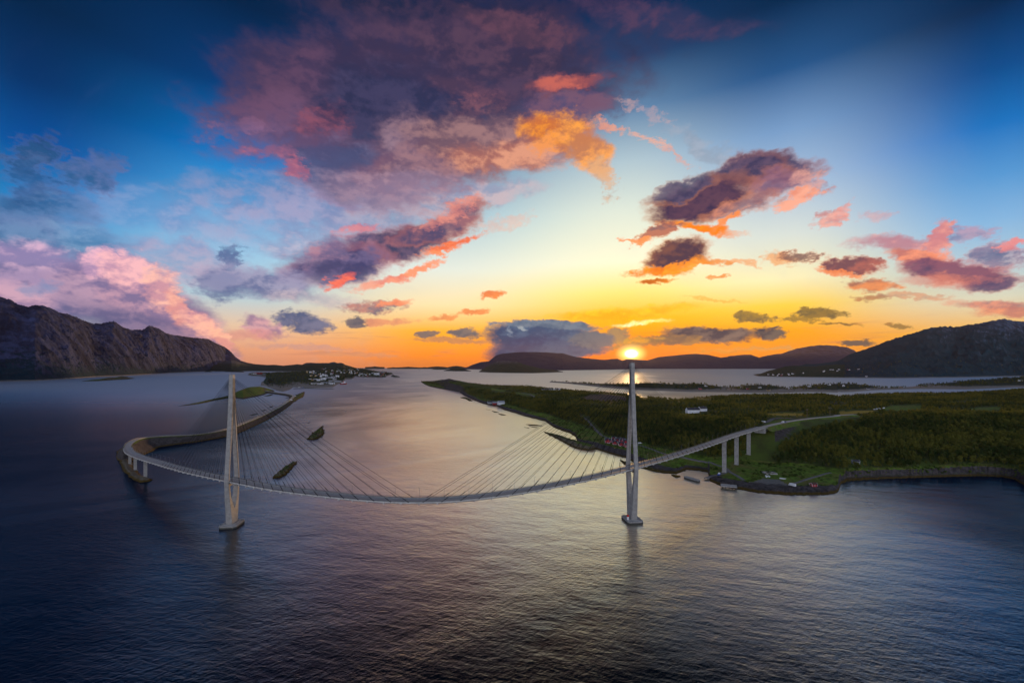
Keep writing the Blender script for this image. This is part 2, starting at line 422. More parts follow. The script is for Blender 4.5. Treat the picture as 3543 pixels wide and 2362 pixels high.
    (1068, 764, 36, 12, 2, (84, 92, 112), 0.92, 0.5, 1.3, (120, 112, 120)),
    (1050, 782, 90, 6, 2, (170, 120, 100), 0.7, 0.7, 1.4, (190, 130, 100)),
    (1190, 770, 84, 28, 3, (34, 66, 112), 1.0, 0.4, 0.8, (58, 88, 132)),
    (1270, 772, 124, 29, 3, (40, 72, 118), 1.0, 0.4, 0.8, (66, 96, 138)),
    (1250, 748, 130, 9, 1, (70, 96, 132), 0.97, 0.5, 1.0, (100, 120, 150)),
    (1220, 812, 104, 40, 0, (30, 56, 106), 1.0, 0.4, 0.4, (46, 76, 126)),
    (1300, 802, 96, 20, -4, (40, 68, 116), 1.0, 0.4, 0.8, (58, 84, 128)),
    (1360, 778, 54, 20, 0, (62, 80, 112), 0.97, 0.45, 1.2, (92, 102, 124)),
    (1168, 762, 12, 5, 50, (130, 150, 185), 0.45, 0.8, 1.0, (190, 205, 220)),
    (1200, 760, 14, 4, 20, (140, 160, 190), 0.45, 0.8, 1.0, (200, 212, 225)),
]
for b in BLOBS:
    sky = blob(sky, *b)

sky = g.mix(1.0, sky, g.ramp(elf, [(0.0, (1.22, 1.12, 0.85)), (0.06, (1.12, 1.07, 0.92)), (0.2, (1.05, 1.04, 1.03)), (0.4, (1.02, 1.02, 1.02)), (1.0, (1.0, 1.0, 1.0))]), 'MULTIPLY')
near_sun = g.math('MULTIPLY', g.maprange(g.math('ABSOLUTE', g.math('SUBTRACT', az, R(12))), R(30), 0.0), g.maprange(el, R(30), R(12)))
sky = g.mix(near_sun, sky, g.mix(1.0, sky, (1.12, 1.1, 1.0), 'MULTIPLY'))
# the sun showing above the ridge, and its glow in the air
sd = (math.sin(SUN_AZ) * math.cos(SUN_EL), math.cos(SUN_AZ) * math.cos(SUN_EL), math.sin(SUN_EL))
gu = g.math('DIVIDE', g.math('SUBTRACT', az, SUN_AZ), R(0.85))
gv = g.math('DIVIDE', g.math('SUBTRACT', el, SUN_EL), R(0.55))
rr = g.math('SQRT', g.math('MULTIPLY_ADD', gv, gv, g.math('MULTIPLY', gu, gu)))
halo = g.math('EXPONENT', g.math('MULTIPLY', rr, -0.55))
sky = g.mix(g.math('MULTIPLY', halo, 0.5, clamp=True), sky, (1.5, 0.55, 0.04))
sky = g.mix(g.maprange(rr, 2.6, 0.5), sky, (2.2, 1.3, 0.3))
sky = g.mix(g.maprange(rr, 1.25, 0.55), sky, (2.6, 2.3, 1.6))

nish = g.n('ShaderNodeTexSky')
nish.sky_type = 'NISHITA'
nish.sun_disc = False
nish.sun_elevation = SUN_EL
nish.sun_rotation = SUN_AZ
nish.air_density = 1.2
nish.dust_density = 2.0
b1 = g.n('ShaderNodeBackground')
g.lnk(nish.outputs[0], b1.inputs[0])
b1.inputs[1].default_value = 0.05
b2 = g.n('ShaderNodeBackground')
g.lnk(sky, b2.inputs[0])
b2.inputs[1].default_value = 1.06
addn = g.n('ShaderNodeMixShader')
addn.inputs[0].default_value = 0.98
g.lnk(b1.outputs[0], addn.inputs[1])
g.lnk(b2.outputs[0], addn.inputs[2])
wo = g.n('ShaderNodeOutputWorld')
g.lnk(addn.outputs[0], wo.inputs[0])
W.cycles.sampling_method = 'MANUAL'
W.cycles.sample_map_resolution = 512

# ------------------------------------------------------------------ sun lamp
sl = bpy.data.lights.new('sun', 'SUN')
sl.energy = 3.2
sl.angle = R(1.0)
sl.color = (1.0, 0.56, 0.22)
so = bpy.data.objects.new('sun', sl)
COL.objects.link(so)
so.rotation_euler = Vector(sd).to_track_quat('Z', 'Y').to_euler()

# ------------------------------------------------------------------ helpers
def pt(x, y, z=0.0):
    """world point at height z that lies in the direction of picture column x, row y (3543-wide picture)"""
    Y = (CAM_H - z) * F / (y - HY)
    return ((x - CX) / F * Y, Y, z)


def tag(o, label=None, cat=None, group=None, kind=None):
    if label: o['label'] = label
    if cat: o['category'] = cat
    if group: o['group'] = group
    if kind: o['kind'] = kind
    return o


def empty(name, loc=(0, 0, 0), rz=0.0, scale=None):
    o = bpy.data.objects.new(name, None)
    o.empty_display_size = 1.0
    COL.objects.link(o)
    o.location = loc
    o.rotation_euler = (0, 0, rz)
    if scale: o.scale = scale
    return o


def mesh_obj(name, verts, faces, mat, parent=None, smooth=False, mats=None, fmat=None):
    me = bpy.data.meshes.new(name)
    me.from_pydata([tuple(v) for v in verts], [], [tuple(f) for f in faces])
    for m in (mats or [mat]):
        me.materials.append(m)
    if fmat is not None:
        me.polygons.foreach_set('material_index', fmat)
    if smooth:
        me.polygons.foreach_set('use_smooth', [True] * len(me.polygons))
    me.update()
    o = bpy.data.objects.new(name, me)
    COL.objects.link(o)
    if parent: o.parent = parent
    return o


class MB:
    """collects simple solids into one mesh"""
    def __init__(s):
        s.v, s.f, s.m = [], [], []

    def add(s, verts, faces, mi=0):
        b = len(s.v)
        s.v += [tuple(v) for v in verts]
        s.f += [tuple(b + i for i in f) for f in faces]
        s.m += [mi] * len(faces)

    def box(s, c, size, rz=0.0, mi=0):
        cx, cy, cz = c
        a, b, h = size[0] / 2, size[1] / 2, size[2] / 2
        cr, sr = math.cos(rz), math.sin(rz)
        vs = []
        for z in (-h, h):
            for x, y in ((-a, -b), (a, -b), (a, b), (-a, b)):
                vs.append((cx + x * cr - y * sr, cy + x * sr + y * cr, cz + z))
        s.add(vs, [(3, 2, 1, 0), (4, 5, 6, 7), (0, 1, 5, 4), (1, 2, 6, 5), (2, 3, 7, 6), (3, 0, 4, 7)], mi)

    def loft(s, rings, mi=0, cap=True):
        n = len(rings[0])
        b = len(s.v)
        for r in rings: s.v += [tuple(p) for p in r]
        fs = []
        for k in range(len(rings) - 1):
            for i in range(n):
                j = (i + 1) % n
                fs.append((b + k * n + i, b + k * n + j, b + (k + 1) * n + j, b + (k + 1) * n + i))
        if cap:
            fs.append(tuple(b + i for i in reversed(range(n))))
            fs.append(tuple(b + (len(rings) - 1) * n + i for i in range(n)))
        s.f += fs
        s.m += [mi] * len(fs)

    def tube(s, p, q, r, n=6, r2=None, mi=0):
        p, q = Vector(p), Vector(q)
        d = (q - p).normalized()
        u = d.orthogonal().normalized()
        w = d.cross(u)
        r2 = r if r2 is None else r2
        rings = []
        for c, rr_ in ((p, r), (q, r2)):
            rings.append([c + (u * math.cos(2 * math.pi * i / n) + w * math.sin(2 * math.pi * i / n)) * rr_ for i in range(n)])
        s.loft(rings, mi)

    def obj(s, name, mat, parent=None, smooth=False, mats=None):
        return mesh_obj(name, s.v, s.f, mat, parent, smooth, mats, s.m if mats else None)


# ------------------------------------------------------------------ numpy noise
_rng = np.random.RandomState(11)
_perm = _rng.permutation(4096)
_grad = _rng.uniform(-1, 1, (4096, 2))


def pnoise(x, y):
    x = np.asarray(x, float); y = np.asarray(y, float)
    xi = np.floor(x).astype(np.int64); yi = np.floor(y).astype(np.int64)
    xf = x - xi; yf = y - yi
    u = xf * xf * xf * (xf * (xf * 6 - 15) + 10)
    v = yf * yf * yf * (yf * (yf * 6 - 15) + 10)

    def gr(ix, iy, ax, ay):
        h = _perm[(_perm[ix & 4095] + iy) & 4095]
        gg = _grad[h]
        return gg[..., 0] * ax + gg[..., 1] * ay
    n00 = gr(xi, yi, xf, yf); n10 = gr(xi + 1, yi, xf - 1, yf)
    n01 = gr(xi, yi + 1, xf, yf - 1); n11 = gr(xi + 1, yi + 1, xf - 1, yf - 1)
    return (n00 * (1 - u) + n10 * u) * (1 - v) + (n01 * (1 - u) + n11 * u) * v


def fbm(x, y, oct=5, gain=0.5, ridged=False):
    s, a, f, tot = 0.0, 1.0, 1.0, 0.0
    for i in range(oct):
        n = pnoise(x * f + 17.3 * i, y * f - 9.1 * i)
        if ridged: n = 0.5 - np.abs(n) * 1.6
        s = s + n * a
        tot += a
        a *= gain
        f *= 2.03
    return s / tot


def sm(a, b, x):
    t = np.clip((x - a) / (b - a), 0, 1)
    return t * t * (3 - 2 * t)


def grid_mesh(name, X, Y, Z, mat, attrs=None, smooth=True):
    nr, nc = X.shape
    co_ = np.stack([X, Y, Z], -1).reshape(-1, 3).astype(np.float32)
    idx = np.arange(nr * nc).reshape(nr, nc)
    q = np.stack([idx[:-1, :-1], idx[:-1, 1:], idx[1:, 1:], idx[1:, :-1]], -1).reshape(-1, 4)
    me = bpy.data.meshes.new(name)
    me.vertices.add(len(co_))
    me.vertices.foreach_set('co', co_.ravel())
    me.loops.add(q.size)
    me.loops.foreach_set('vertex_index', q.ravel().astype(np.int32))
    me.polygons.add(len(q))
    me.polygons.foreach_set('loop_start', np.arange(0, q.size, 4, dtype=np.int32))
    me.polygons.foreach_set('loop_total', np.full(len(q), 4, dtype=np.int32))
    if smooth:
        me.polygons.foreach_set('use_smooth', np.ones(len(q), dtype=bool))
    me.materials.append(mat)
    for k, v in (attrs or {}).items():
        a = me.attributes.new(k, 'FLOAT', 'POINT')
        a.data.foreach_set('value', v.ravel().astype(np.float32))
    me.update()
    me.validate()
    o = bpy.data.objects.new(name, me)
    COL.objects.link(o)
    return o


def interp_line(line, xs):
    """line = [(x, y, v)], -> y(x), v(x)"""
    a = np.array(line, float)
    return np.interp(xs, a[:, 0], a[:, 1]), np.interp(xs, a[:, 0], a[:, 2])


def fan_grid(xs, lines, rows):
    """ground laid out along rays of sight. lines: [('z'|'Y', [(x, y, v)])...] from near to far;
    'z': v is the height of that contour; 'Y': v is its depth in metres; 'D': (x, depth, height)."""
    LY, LZ = [], []
    for kind, ln in lines:
        y, v = interp_line(ln, xs)
        if kind == 'z':
            Y = (CAM_H - v) * F / np.maximum(y - HY, 1.0)
            Z = v
        elif kind == 'Y':
            Y = v
            Z = CAM_H - (y - HY) * Y / F
        else:
            Y, Z = y, v
        LY.append(Y); LZ.append(Z)
    for i in range(1, len(LY)):
        LY[i] = np.maximum(LY[i], LY[i - 1] + 2.0)
    GY, GZ, T = [], [], []
    for i in range(len(LY) - 1):
        n = rows[i]
        for k in range(n):
            t = k / n
            GY.append(LY[i] * (1 - t) + LY[i + 1] * t)
            GZ.append(LZ[i] * (1 - t) + LZ[i + 1] * t)
            T.append(np.full(len(xs), i + t))
    GY.append(LY[-1]); GZ.append(LZ[-1]); T.append(np.full(len(xs), len(LY) - 1.0))
    GY, GZ, T = np.array(GY), np.array(GZ), np.array(T)
    GX = (xs - CX) / F * GY
    return GX, GY, GZ, T


# ------------------------------------------------------------------ materials
def material(name, build, rough=0.8, spec=0.3):
    m = bpy.data.materials.new(name)
    m.use_nodes = True
    nt = m.node_tree
    nt.nodes.clear()
    k = NT(nt)
    p = k.n('ShaderNodeBsdfPrincipled')
    p.inputs['Roughness'].default_value = rough
    p.inputs['Specular IOR Level'].default_value = spec
    o = k.n('ShaderNodeOutputMaterial')
    nt.links.new(p.outputs[0], o.inputs[0])
    build(k, p)
    return m


def pos(k):
    return k.n('ShaderNodeNewGeometry').outputs['Position']


def bump(k, p, h, strength=0.5, dist=0.1):
    b = k.n('ShaderNodeBump')
    b.inputs['Strength'].default_value = strength
    b.inputs['Distance'].default_value = dist
    k.lnk(h, b.inputs['Height'])
    k.lnk(b.outputs[0], p.inputs['Normal'])


def plain(name, rgb, rough=0.7, var=0.25, scale=0.6, spec=0.3, metal=0.0):
    """painted or plain surface with some blotchy wear"""
    def b(k, p):
        n = k.noise(pos(k), scale, 5, 0.6)
        n2 = k.noise(pos(k), scale * 9, 3, 0.6)
        f = k.maprange(k.math('MULTIPLY_ADD', n2, 0.35, n), 0.4, 0.95)
        d = tuple(c * (1 - var) for c in rgb)
        l = tuple(min(1, c * (1 + var * 0.5)) for c in rgb)
        k.lnk(k.mix(f, d, l), p.inputs['Base Color'])
        p.inputs['Metallic'].default_value = metal
    return material(name, b, rough, spec)


def m_concrete(name, base=(0.36, 0.35, 0.33)):
    def b(k, p):
        P_ = pos(k)
        n = k.noise(P_, 0.35, 6, 0.65)
        st_ = k.noise(k.vmath('MULTIPLY', P_, (1.2, 1.2, 0.05)), 1.4, 5, 0.6)     # rain streaks
        sepz = k.n('ShaderNodeSeparateXYZ'); k.lnk(P_, sepz.inputs[0])
        fr = k.math('FRACT', k.math('DIVIDE', sepz.outputs[2], 4.0))              # casting joints
        joint = k.maprange(k.math('ABSOLUTE', k.math('SUBTRACT', fr, 0.5)), 0.47, 0.5, 1.0, 0.75)
        c = k.mix(k.maprange(n, 0.3, 0.7), tuple(v * 0.78 for v in base), tuple(min(1, v * 1.15) for v in base))
        c = k.mix(k.maprange(st_, 0.5, 0.75, 0.0, 0.55), c, tuple(v * 0.5 for v in base))
        c = k.mix(1.0, c, joint, 'MULTIPLY')
        wet = k.maprange(sepz.outputs[2], 2.2, 0.6, 0.0, 0.85)                   # tide mark
        c = k.mix(wet, c, (0.02, 0.022, 0.015))
        k.lnk(c, p.inputs['Base Color'])
        bump(k, p, n, 0.4, 0.1)
    return material(name, b, 0.85, 0.25)


M = {}
M['concrete'] = m_concrete('concrete', (0.36, 0.35, 0.33))
M['deck_concrete'] = m_concrete('deck_concrete', (0.6, 0.58, 0.54))
M['asphalt'] = plain('asphalt', (0.115, 0.11, 0.105), 0.75, 0.2, 0.15)
M['pale_asphalt'] = plain('worn_asphalt', (0.42, 0.38, 0.34), 0.7, 0.15, 0.1)
M['gravel'] = plain('gravel', (0.17, 0.16, 0.15), 0.95, 0.3, 0.2)
M['paint'] = plain('road_paint', (0.7, 0.7, 0.66), 0.6, 0.1)
M['steel'] = plain('galvanised_steel', (0.22, 0.23, 0.24), 0.45, 0.2, 1.0, 0.5, 0.6)
M['cable'] = plain('cable_sheath', (0.012, 0.012, 0.015), 0.9, 0.1, 0.6, 0.05)
M['white'] = plain('white_paint', (0.78, 0.79, 0.8), 0.5, 0.1, 0.5)
M['red'] = plain('red_paint', (0.36, 0.022, 0.03), 0.6, 0.2, 0.6)
M['redlamp'] = plain('bright_red_paint', (0.7, 0.03, 0.02), 0.5, 0.1)
M['blue'] = plain('blue_paint', (0.03, 0.08, 0.35), 0.4, 0.2)
M['dark'] = plain('dark_trim', (0.02, 0.02, 0.022), 0.5, 0.2)
M['glass'] = plain('window_glass', (0.03, 0.04, 0.05), 0.08, 0.1, 1.0, 0.6)
M['slate'] = plain('slate_roof', (0.055, 0.055, 0.065), 0.6, 0.3, 0.8)
M['roofbrown'] = plain('tiled_roof', (0.1, 0.055, 0.045), 0.7, 0.3, 0.8)
M['yellow'] = plain('ochre_paint', (0.45, 0.3, 0.1), 0.6, 0.2)
M['greywall'] = plain('grey_cladding', (0.32, 0.34, 0.36), 0.6, 0.2)
M['trunk'] = plain('bark', (0.16, 0.14, 0.12), 0.9, 0.4, 2.0)
M['wood'] = plain('weathered_wood', (0.2, 0.15, 0.1), 0.9, 0.3, 1.0)
M['hay'] = plain('white_wrap', (0.7, 0.74, 0.76), 0.35, 0.1)


def m_leaf(name, a, b_):
    def b(k, p):
        oi = k.n('ShaderNodeObjectInfo').outputs['Random']
        n = k.noise(pos(k), 0.012, 4, 0.65)
        n2 = k.noise(pos(k), 1.1, 2, 0.6)
        f = k.math('MULTIPLY_ADD', oi, 0.4, k.maprange(n, 0.35, 0.65, 0.0, 0.55))
        f = k.math('MULTIPLY_ADD', n2, 0.25, f)
        c = k.mix(k.maprange(f, 0.2, 0.95), a, b_)
        k.lnk(c, p.inputs['Base Color'])
        tr = k.n('ShaderNodeBsdfTranslucent')
        k.lnk(k.mix(1.0, c, (1.5, 1.4, 0.5), 'MULTIPLY'), tr.inputs[0])
        ad = k.n('ShaderNodeMixShader'); ad.inputs[0].default_value = 0.38
        k.lnk(p.outputs[0], ad.inputs[1]); k.lnk(tr.outputs[0], ad.inputs[2])
        k.lnk(ad.outputs[0], [n_ for n_ in k.t.nodes if n_.type == 'OUTPUT_MATERIAL'][0].inputs[0])
    return material(name, b, 0.7, 0.2)


M['birch_leaf'] = m_leaf('birch_leaves', (0.032, 0.055, 0.012), (0.15, 0.15, 0.026))
M['spruce_leaf'] = m_leaf('spruce_needles', (0.025, 0.045, 0.015), (0.06, 0.085, 0.022))
M['bush_leaf'] = m_leaf('shrub_leaves', (0.04, 0.07, 0.012), (0.1, 0.14, 0.025))


def m_land(name, rock=(0.115, 0.1, 0.097), grass=(0.13, 0.21, 0.022), heath=(0.055, 0.06, 0.02), use_attr=True, sc=1.0):
    def b(k, p):
        P_ = pos(k)
        n = k.noise(P_, 0.02 * sc, 6, 0.65)
        n2 = k.noise(P_, 0.16 * sc, 6, 0.7)
        n3 = k.noise(P_, 0.9 * sc, 4, 0.7)
        sepz = k.n('ShaderNodeSeparateXYZ'); k.lnk(P_, sepz.inputs[0])
        nor = k.n('ShaderNodeNewGeometry').outputs['Normal']
        sn = k.n('ShaderNodeSeparateXYZ'); k.lnk(nor, sn.inputs[0])
        c = k.mix(k.maprange(n, 0.35, 0.65), heath, tuple(v * 0.6 + w * 0.4 for v, w in zip(heath, grass)))
        if use_attr:
            def at(nm):
                a = k.n('ShaderNodeAttribute'); a.attribute_name = nm
                return a.outputs['Fac']
            gr_ = k.mix(k.maprange(n2, 0.3, 0.7), tuple(v * 0.45 for v in grass), tuple(v * 1.2 for v in grass))
            gr_ = k.mix(k.maprange(k.noise(P_, 0.045, 5, 0.65), 0.45, 0.66), gr_, (0.15, 0.13, 0.035))
            c = k.mix(k.maprange(k.math('MULTIPLY_ADD', n2, 0.6, at('grass')), 0.55, 0.85), c, gr_)
            dry = k.mix(n2, (0.32, 0.22, 0.03), (0.42, 0.28, 0.04))
            c = k.mix(k.maprange(at('dry'), 0.3, 0.7), c, dry)
            gv_ = k.mix(k.maprange(n3, 0.3, 0.7), (0.12, 0.115, 0.105), (0.24, 0.225, 0.2))
            c = k.mix(k.maprange(k.math('MULTIPLY_ADD', n2, 0.3, at('gravel')), 0.55, 0.7), c, gv_)
        rk = k.mix(k.maprange(n2, 0.3, 0.72), tuple(v * 0.4 for v in rock), tuple(v * 1.25 for v in rock))
        rk = k.mix(k.maprange(n3, 0.35, 0.7), k.mix(0.5, rk, (0, 0, 0)), rk)
        steep = k.maprange(sn.outputs[2], 0.93, 0.8)
        rf = steep
        if use_attr:
            rf = k.math('MAXIMUM', steep, at('rock'))
        rf = k.maprange(k.math('MULTIPLY_ADD', k.math('SUBTRACT', n2, 0.5), 1.6, rf), 0.35, 0.6)
        c = k.mix(rf, c, rk)
        # seaweed and wet rock up to the high-water mark
        tide = k.maprange(k.math('MULTIPLY_ADD', n2, -2.0, sepz.outputs[2]), 0.4, 1.3)
        weed = k.mix(n3, (0.035, 0.025, 0.006), (0.13, 0.08, 0.015))
        c = k.mix(tide, weed, c)
        low = k.maprange(sepz.outputs[2], 0.5, 0.1)
        c = k.mix(low, c, (0.012, 0.012, 0.01))
        k.lnk(c, p.inputs['Base Color'])
        bump(k, p, k.math('MULTIPLY_ADD', n3, 0.4, n2), 0.8, 1.2 / sc)
    return material(name, b, 0.95, 0.15)


M['land'] = m_land('coastal_ground')
M['islet'] = m_land('islet_rock', rock=(0.2, 0.17, 0.11), use_attr=False)
M['rubble'] = m_land('rubble', rock=(0.2, 0.18, 0.15), grass=(0.12, 0.1, 0.07), heath=(0.13, 0.11, 0.08), use_attr=False)


def m_mountain(name, rock, veg, h0, h1, sc, streak=(1.0, 1.0, 0.35)):
    def b(k, p):
        P_ = pos(k)
        n = k.noise(k.vmath('MULTIPLY', P_, streak), 0.004 * sc, 8, 0.68)
        n2 = k.noise(P_, 0.02 * sc, 6, 0.7)
        sepz = k.n('ShaderNodeSeparateXYZ'); k.lnk(P_, sepz.inputs[0])
        sn = k.n('ShaderNodeSeparateXYZ'); k.lnk(k.n('ShaderNodeNewGeometry').outputs['Normal'], sn.inputs[0])
        rk = k.mix(k.maprange(n, 0.35, 0.66), tuple(v * 0.35 for v in rock), tuple(v * 1.2 for v in rock))
        rk = k.mix(k.maprange(n2, 0.3, 0.6), k.mix(0.45, rk, (0, 0, 0)), rk)
        vg = k.mix(n2, tuple(v * 0.5 for v in veg), tuple(v * 1.5 for v in veg))
        hgt = k.maprange(sepz.outputs[2], h0, h1, 0.55, -0.35, smooth=False)
        flat = k.maprange(sn.outputs[2], 0.55, 0.95, -0.2, 0.4, smooth=False)
        f = k.math('ADD', k.math('ADD', hgt, flat), k.math('MULTIPLY', k.math('SUBTRACT', n2, 0.5), 1.8))
        c = k.mix(k.maprange(f, 0.1, 0.4), rk, vg)
        shore = k.maprange(k.math('MULTIPLY_ADD', n2, 14.0, sepz.outputs[2]), 18.0, 13.0)
        c = k.mix(k.math('MULTIPLY', shore, 0.8), c, (0.3, 0.26, 0.22))
        k.lnk(c, p.inputs['Base Color'])
        bump(k, p, k.math('MULTIPLY_ADD', n2, 0.35, n), 1.0, 26.0 / sc)
    return material(name, b, 0.95, 0.1)


M['cliff'] = m_mountain('granite_cliff', (0.055, 0.068, 0.15), (0.01, 0.03, 0.045), 40, 420, 1.0)
M['green_hill'] = m_mountain('wooded_hillside', (0.08, 0.12, 0.18), (0.012, 0.042, 0.056), 500, 1100, 1.6, (1, 1, 1))
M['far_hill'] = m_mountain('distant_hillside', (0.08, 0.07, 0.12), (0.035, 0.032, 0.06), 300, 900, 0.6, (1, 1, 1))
M['low_hill'] = m_mountain('low_wooded_hill', (0.12, 0.12, 0.14), (0.025, 0.042, 0.024), 60, 260, 3.0, (1, 1, 1))


def m_water():
    def b_(k, p):
        P_ = pos(k)
        rot = k.n('ShaderNodeVectorRotate', rotation_type='Z_AXIS'); k.lnk(P_, rot.inputs[0]); rot.inputs['Angle'].default_value = R(14)
        rot2 = k.n('ShaderNodeVectorRotate', rotation_type='Z_AXIS'); k.lnk(P_, rot2.inputs[0]); rot2.inputs['Angle'].default_value = R(-38)
        a = k.noise(k.vmath('MULTIPLY', rot.outputs[0], (0.35, 1.0, 1.0)), 0.34, 5, 0.6, 0.5)
        c = k.noise(k.vmath('MULTIPLY', rot2.outputs[0], (0.4, 1.0, 1.0)), 0.5, 4, 0.6, 0.4)
        sw = k.noise(k.vmath('MULTIPLY', rot.outputs[0], (0.5, 1.0, 1.0)), 0.06, 3, 0.5)
        # wind lanes and smooth current streaks
        lane = k.noise(k.vmath('MULTIPLY', rot2.outputs[0], (0.3, 1.0, 1.0)), 0.0042, 6, 0.6, 1.2)
        lane = k.maprange(lane, 0.36, 0.62, 0.45, 1.0)
        h = k.math('ADD', a, k.math('MULTIPLY', c, 0.7))
        h = k.math('MULTIPLY', h, lane)
        h = k.math('MULTIPLY_ADD', sw, 1.6, h)
        b = k.n('ShaderNodeBump')
        b.inputs['Strength'].default_value = 1.0
        b.inputs['Distance'].default_value = 0.42
        k.lnk(h, b.inputs['Height'])
        inc = k.n('ShaderNodeNewGeometry').outputs['Incoming']
        cosv = k.math('ABSOLUTE', k.vmath('DOT_PRODUCT', inc, b.outputs[0], out='Value'))
        fr = k.maprange(cosv, 0.61, 0.17)  # facing curve steepened to darken the water close in
        # brightness put into reflectance: full mid-sound, dimmed towards both shores and close in
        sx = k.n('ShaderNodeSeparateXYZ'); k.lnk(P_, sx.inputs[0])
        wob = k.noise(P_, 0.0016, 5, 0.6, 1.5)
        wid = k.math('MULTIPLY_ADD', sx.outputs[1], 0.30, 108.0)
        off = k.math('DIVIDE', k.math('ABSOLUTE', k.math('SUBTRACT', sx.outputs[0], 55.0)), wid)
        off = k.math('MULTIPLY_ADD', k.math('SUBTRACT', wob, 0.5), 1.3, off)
        refl_gain = k.maprange(off, 0.35, 1.75, 1.12, 0.09)
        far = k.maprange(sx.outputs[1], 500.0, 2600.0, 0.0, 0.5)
        refl_gain = k.math('MAXIMUM', refl_gain, k.math('ADD', far, 0.09))
        fr = k.math('MULTIPLY', fr, refl_gain, clamp=True)
        gl = k.n('ShaderNodeBsdfGlossy')
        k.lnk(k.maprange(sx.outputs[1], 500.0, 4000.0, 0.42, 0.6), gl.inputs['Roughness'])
        gl.inputs['Color'].default_value = (1.0, 0.89, 0.64, 1)  # golden light put into the reflection colour, mostly mid-sound
        k.lnk(b.outputs[0], gl.inputs['Normal'])
        k.lnk(k.mix(k.maprange(off, 0.5, 1.8), (0.002, 0.006, 0.01), (0.0008, 0.009, 0.027)), p.inputs['Base Color'])  # bluer body colour at the sides stands in for reflected blue sky
        p.inputs['Specular IOR Level'].default_value = 0.0
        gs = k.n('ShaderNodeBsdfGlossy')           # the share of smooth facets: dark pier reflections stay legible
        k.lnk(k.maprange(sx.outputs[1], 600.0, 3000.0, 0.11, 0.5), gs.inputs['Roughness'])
        gs.inputs['Color'].default_value = (0.82, 0.91, 1.0, 1)  # blue tint put into the reflection colour, mostly at the sides
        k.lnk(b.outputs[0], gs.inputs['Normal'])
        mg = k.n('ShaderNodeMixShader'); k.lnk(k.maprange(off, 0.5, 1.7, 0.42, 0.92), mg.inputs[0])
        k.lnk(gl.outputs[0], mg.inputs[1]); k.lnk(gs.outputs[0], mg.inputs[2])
        mx = k.n('ShaderNodeMixShader')
        k.lnk(fr, mx.inputs[0]); k.lnk(p.outputs[0], mx.inputs[1]); k.lnk(mg.outputs[0], mx.inputs[2])
        k.lnk(mx.outputs[0], [n_ for n_ in k.t.nodes if n_.type == 'OUTPUT_MATERIAL'][0].inputs[0])
    return material('sea_water', b_, 0.6, 0.0)


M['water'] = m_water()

# ------------------------------------------------------------------ sea
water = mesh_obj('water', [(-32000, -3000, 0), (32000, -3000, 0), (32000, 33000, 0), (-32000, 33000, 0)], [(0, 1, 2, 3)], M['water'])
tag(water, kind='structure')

# ------------------------------------------------------------------ big cliff mountain on the left
def S1(x, y): return (x / 2.6133, 950 + y / 2.6133)
crest = [(-500, 960, 0), (-200, 1000, 0)] + [(*S1(x, y), 0) for x, y in [(0, 218), (100, 245), (180, 285), (260, 305), (340, 285), (430, 305), (540, 355), (640, 372), (740, 415), (840, 452), (900, 452), (980, 432), (1030, 425), (1110, 480), (1180, 505), (1290, 505), (1350, 465), (1430, 490), (1500, 535), (1600, 555), (1700, 570), (1800, 578), (1880, 585), (1950, 622), (2030, 655), (2080, 690), (2130, 745), (2180, 780), (2230, 795), (2300, 808), (2352, 812)]] + [(980, 1266, 0)]
shore = [(-500, 1345, 0), (0, 1319, 0), (120, 1317, 0), (240, 1310, 0), (330, 1303, 0), (430, 1299, 0), (520, 1294, 0), (600, 1289, 0), (700, 1285, 0), (780, 1281, 0), (860, 1281, 0), (980, 1280, 0)]
xs = np.linspace(-480, 960, 760)
ys, _ = interp_line(shore, xs); yc, _ = interp_line(crest, xs)
Ysh = CAM_H * F / (ys - HY)
depth = np.interp(xs, [-480, 300, 700, 860, 960], [1500, 1700, 2200, 1500, 600])
lines = [('D', [(x, Y - 60, -6) for x, Y in zip(xs, Ysh)]),
         ('D', [(x, Y + 10, 5) for x, Y in zip(xs, Ysh)]),
         ('Y', [(x, y, Y + d) for x, y, Y, d in zip(xs, yc, Ysh, depth)]),
         ('D', [(x, Y + d * 2.4, 30) for x, Y, d in zip(xs, Ysh, depth)])]
GX, GY, GZ, T = fan_grid(xs, lines, [2, 150, 14])
t = np.clip(T - 1, 0, 1)
crestz = CAM_H - (yc - HY) * (Ysh + depth) / F
prof = 0.62 * (1 - (1 - t) ** 1.7) + 0.38 * t ** 1.2
face = (T >= 1) & (T <= 2)
GZ = np.where(face, 5 + (crestz - 5) * prof, GZ)
along = GX * 0.8 - GY * 0.25
gul = fbm(along / 520 + 3.7 + 0.45 * t, t * 0.9 + GY * 0.00005, 4, 0.55, ridged=True)
gul2 = fbm(along / 130, t * 5.0, 4, 0.55, ridged=True)
env = np.sin(np.pi * np.clip(t, 0, 1)) ** 0.6 * (t < 1)
GZ = GZ + face * env * crestz * (0.34 * (gul - 0.3) + 0.17 * (gul2 - 0.3))
GZ = GZ + face * np.minimum(1, t * 12) * crestz * (0.045 * fbm(GX / 70, GY / 70, 5, 0.6) + 0.05 * fbm(along / 45 + 2 * t, t * 14.0, 3, 0.6, ridged=True))
mt = grid_mesh('mountain', GX, GY, GZ, M['cliff'])
tag(mt, kind='structure')


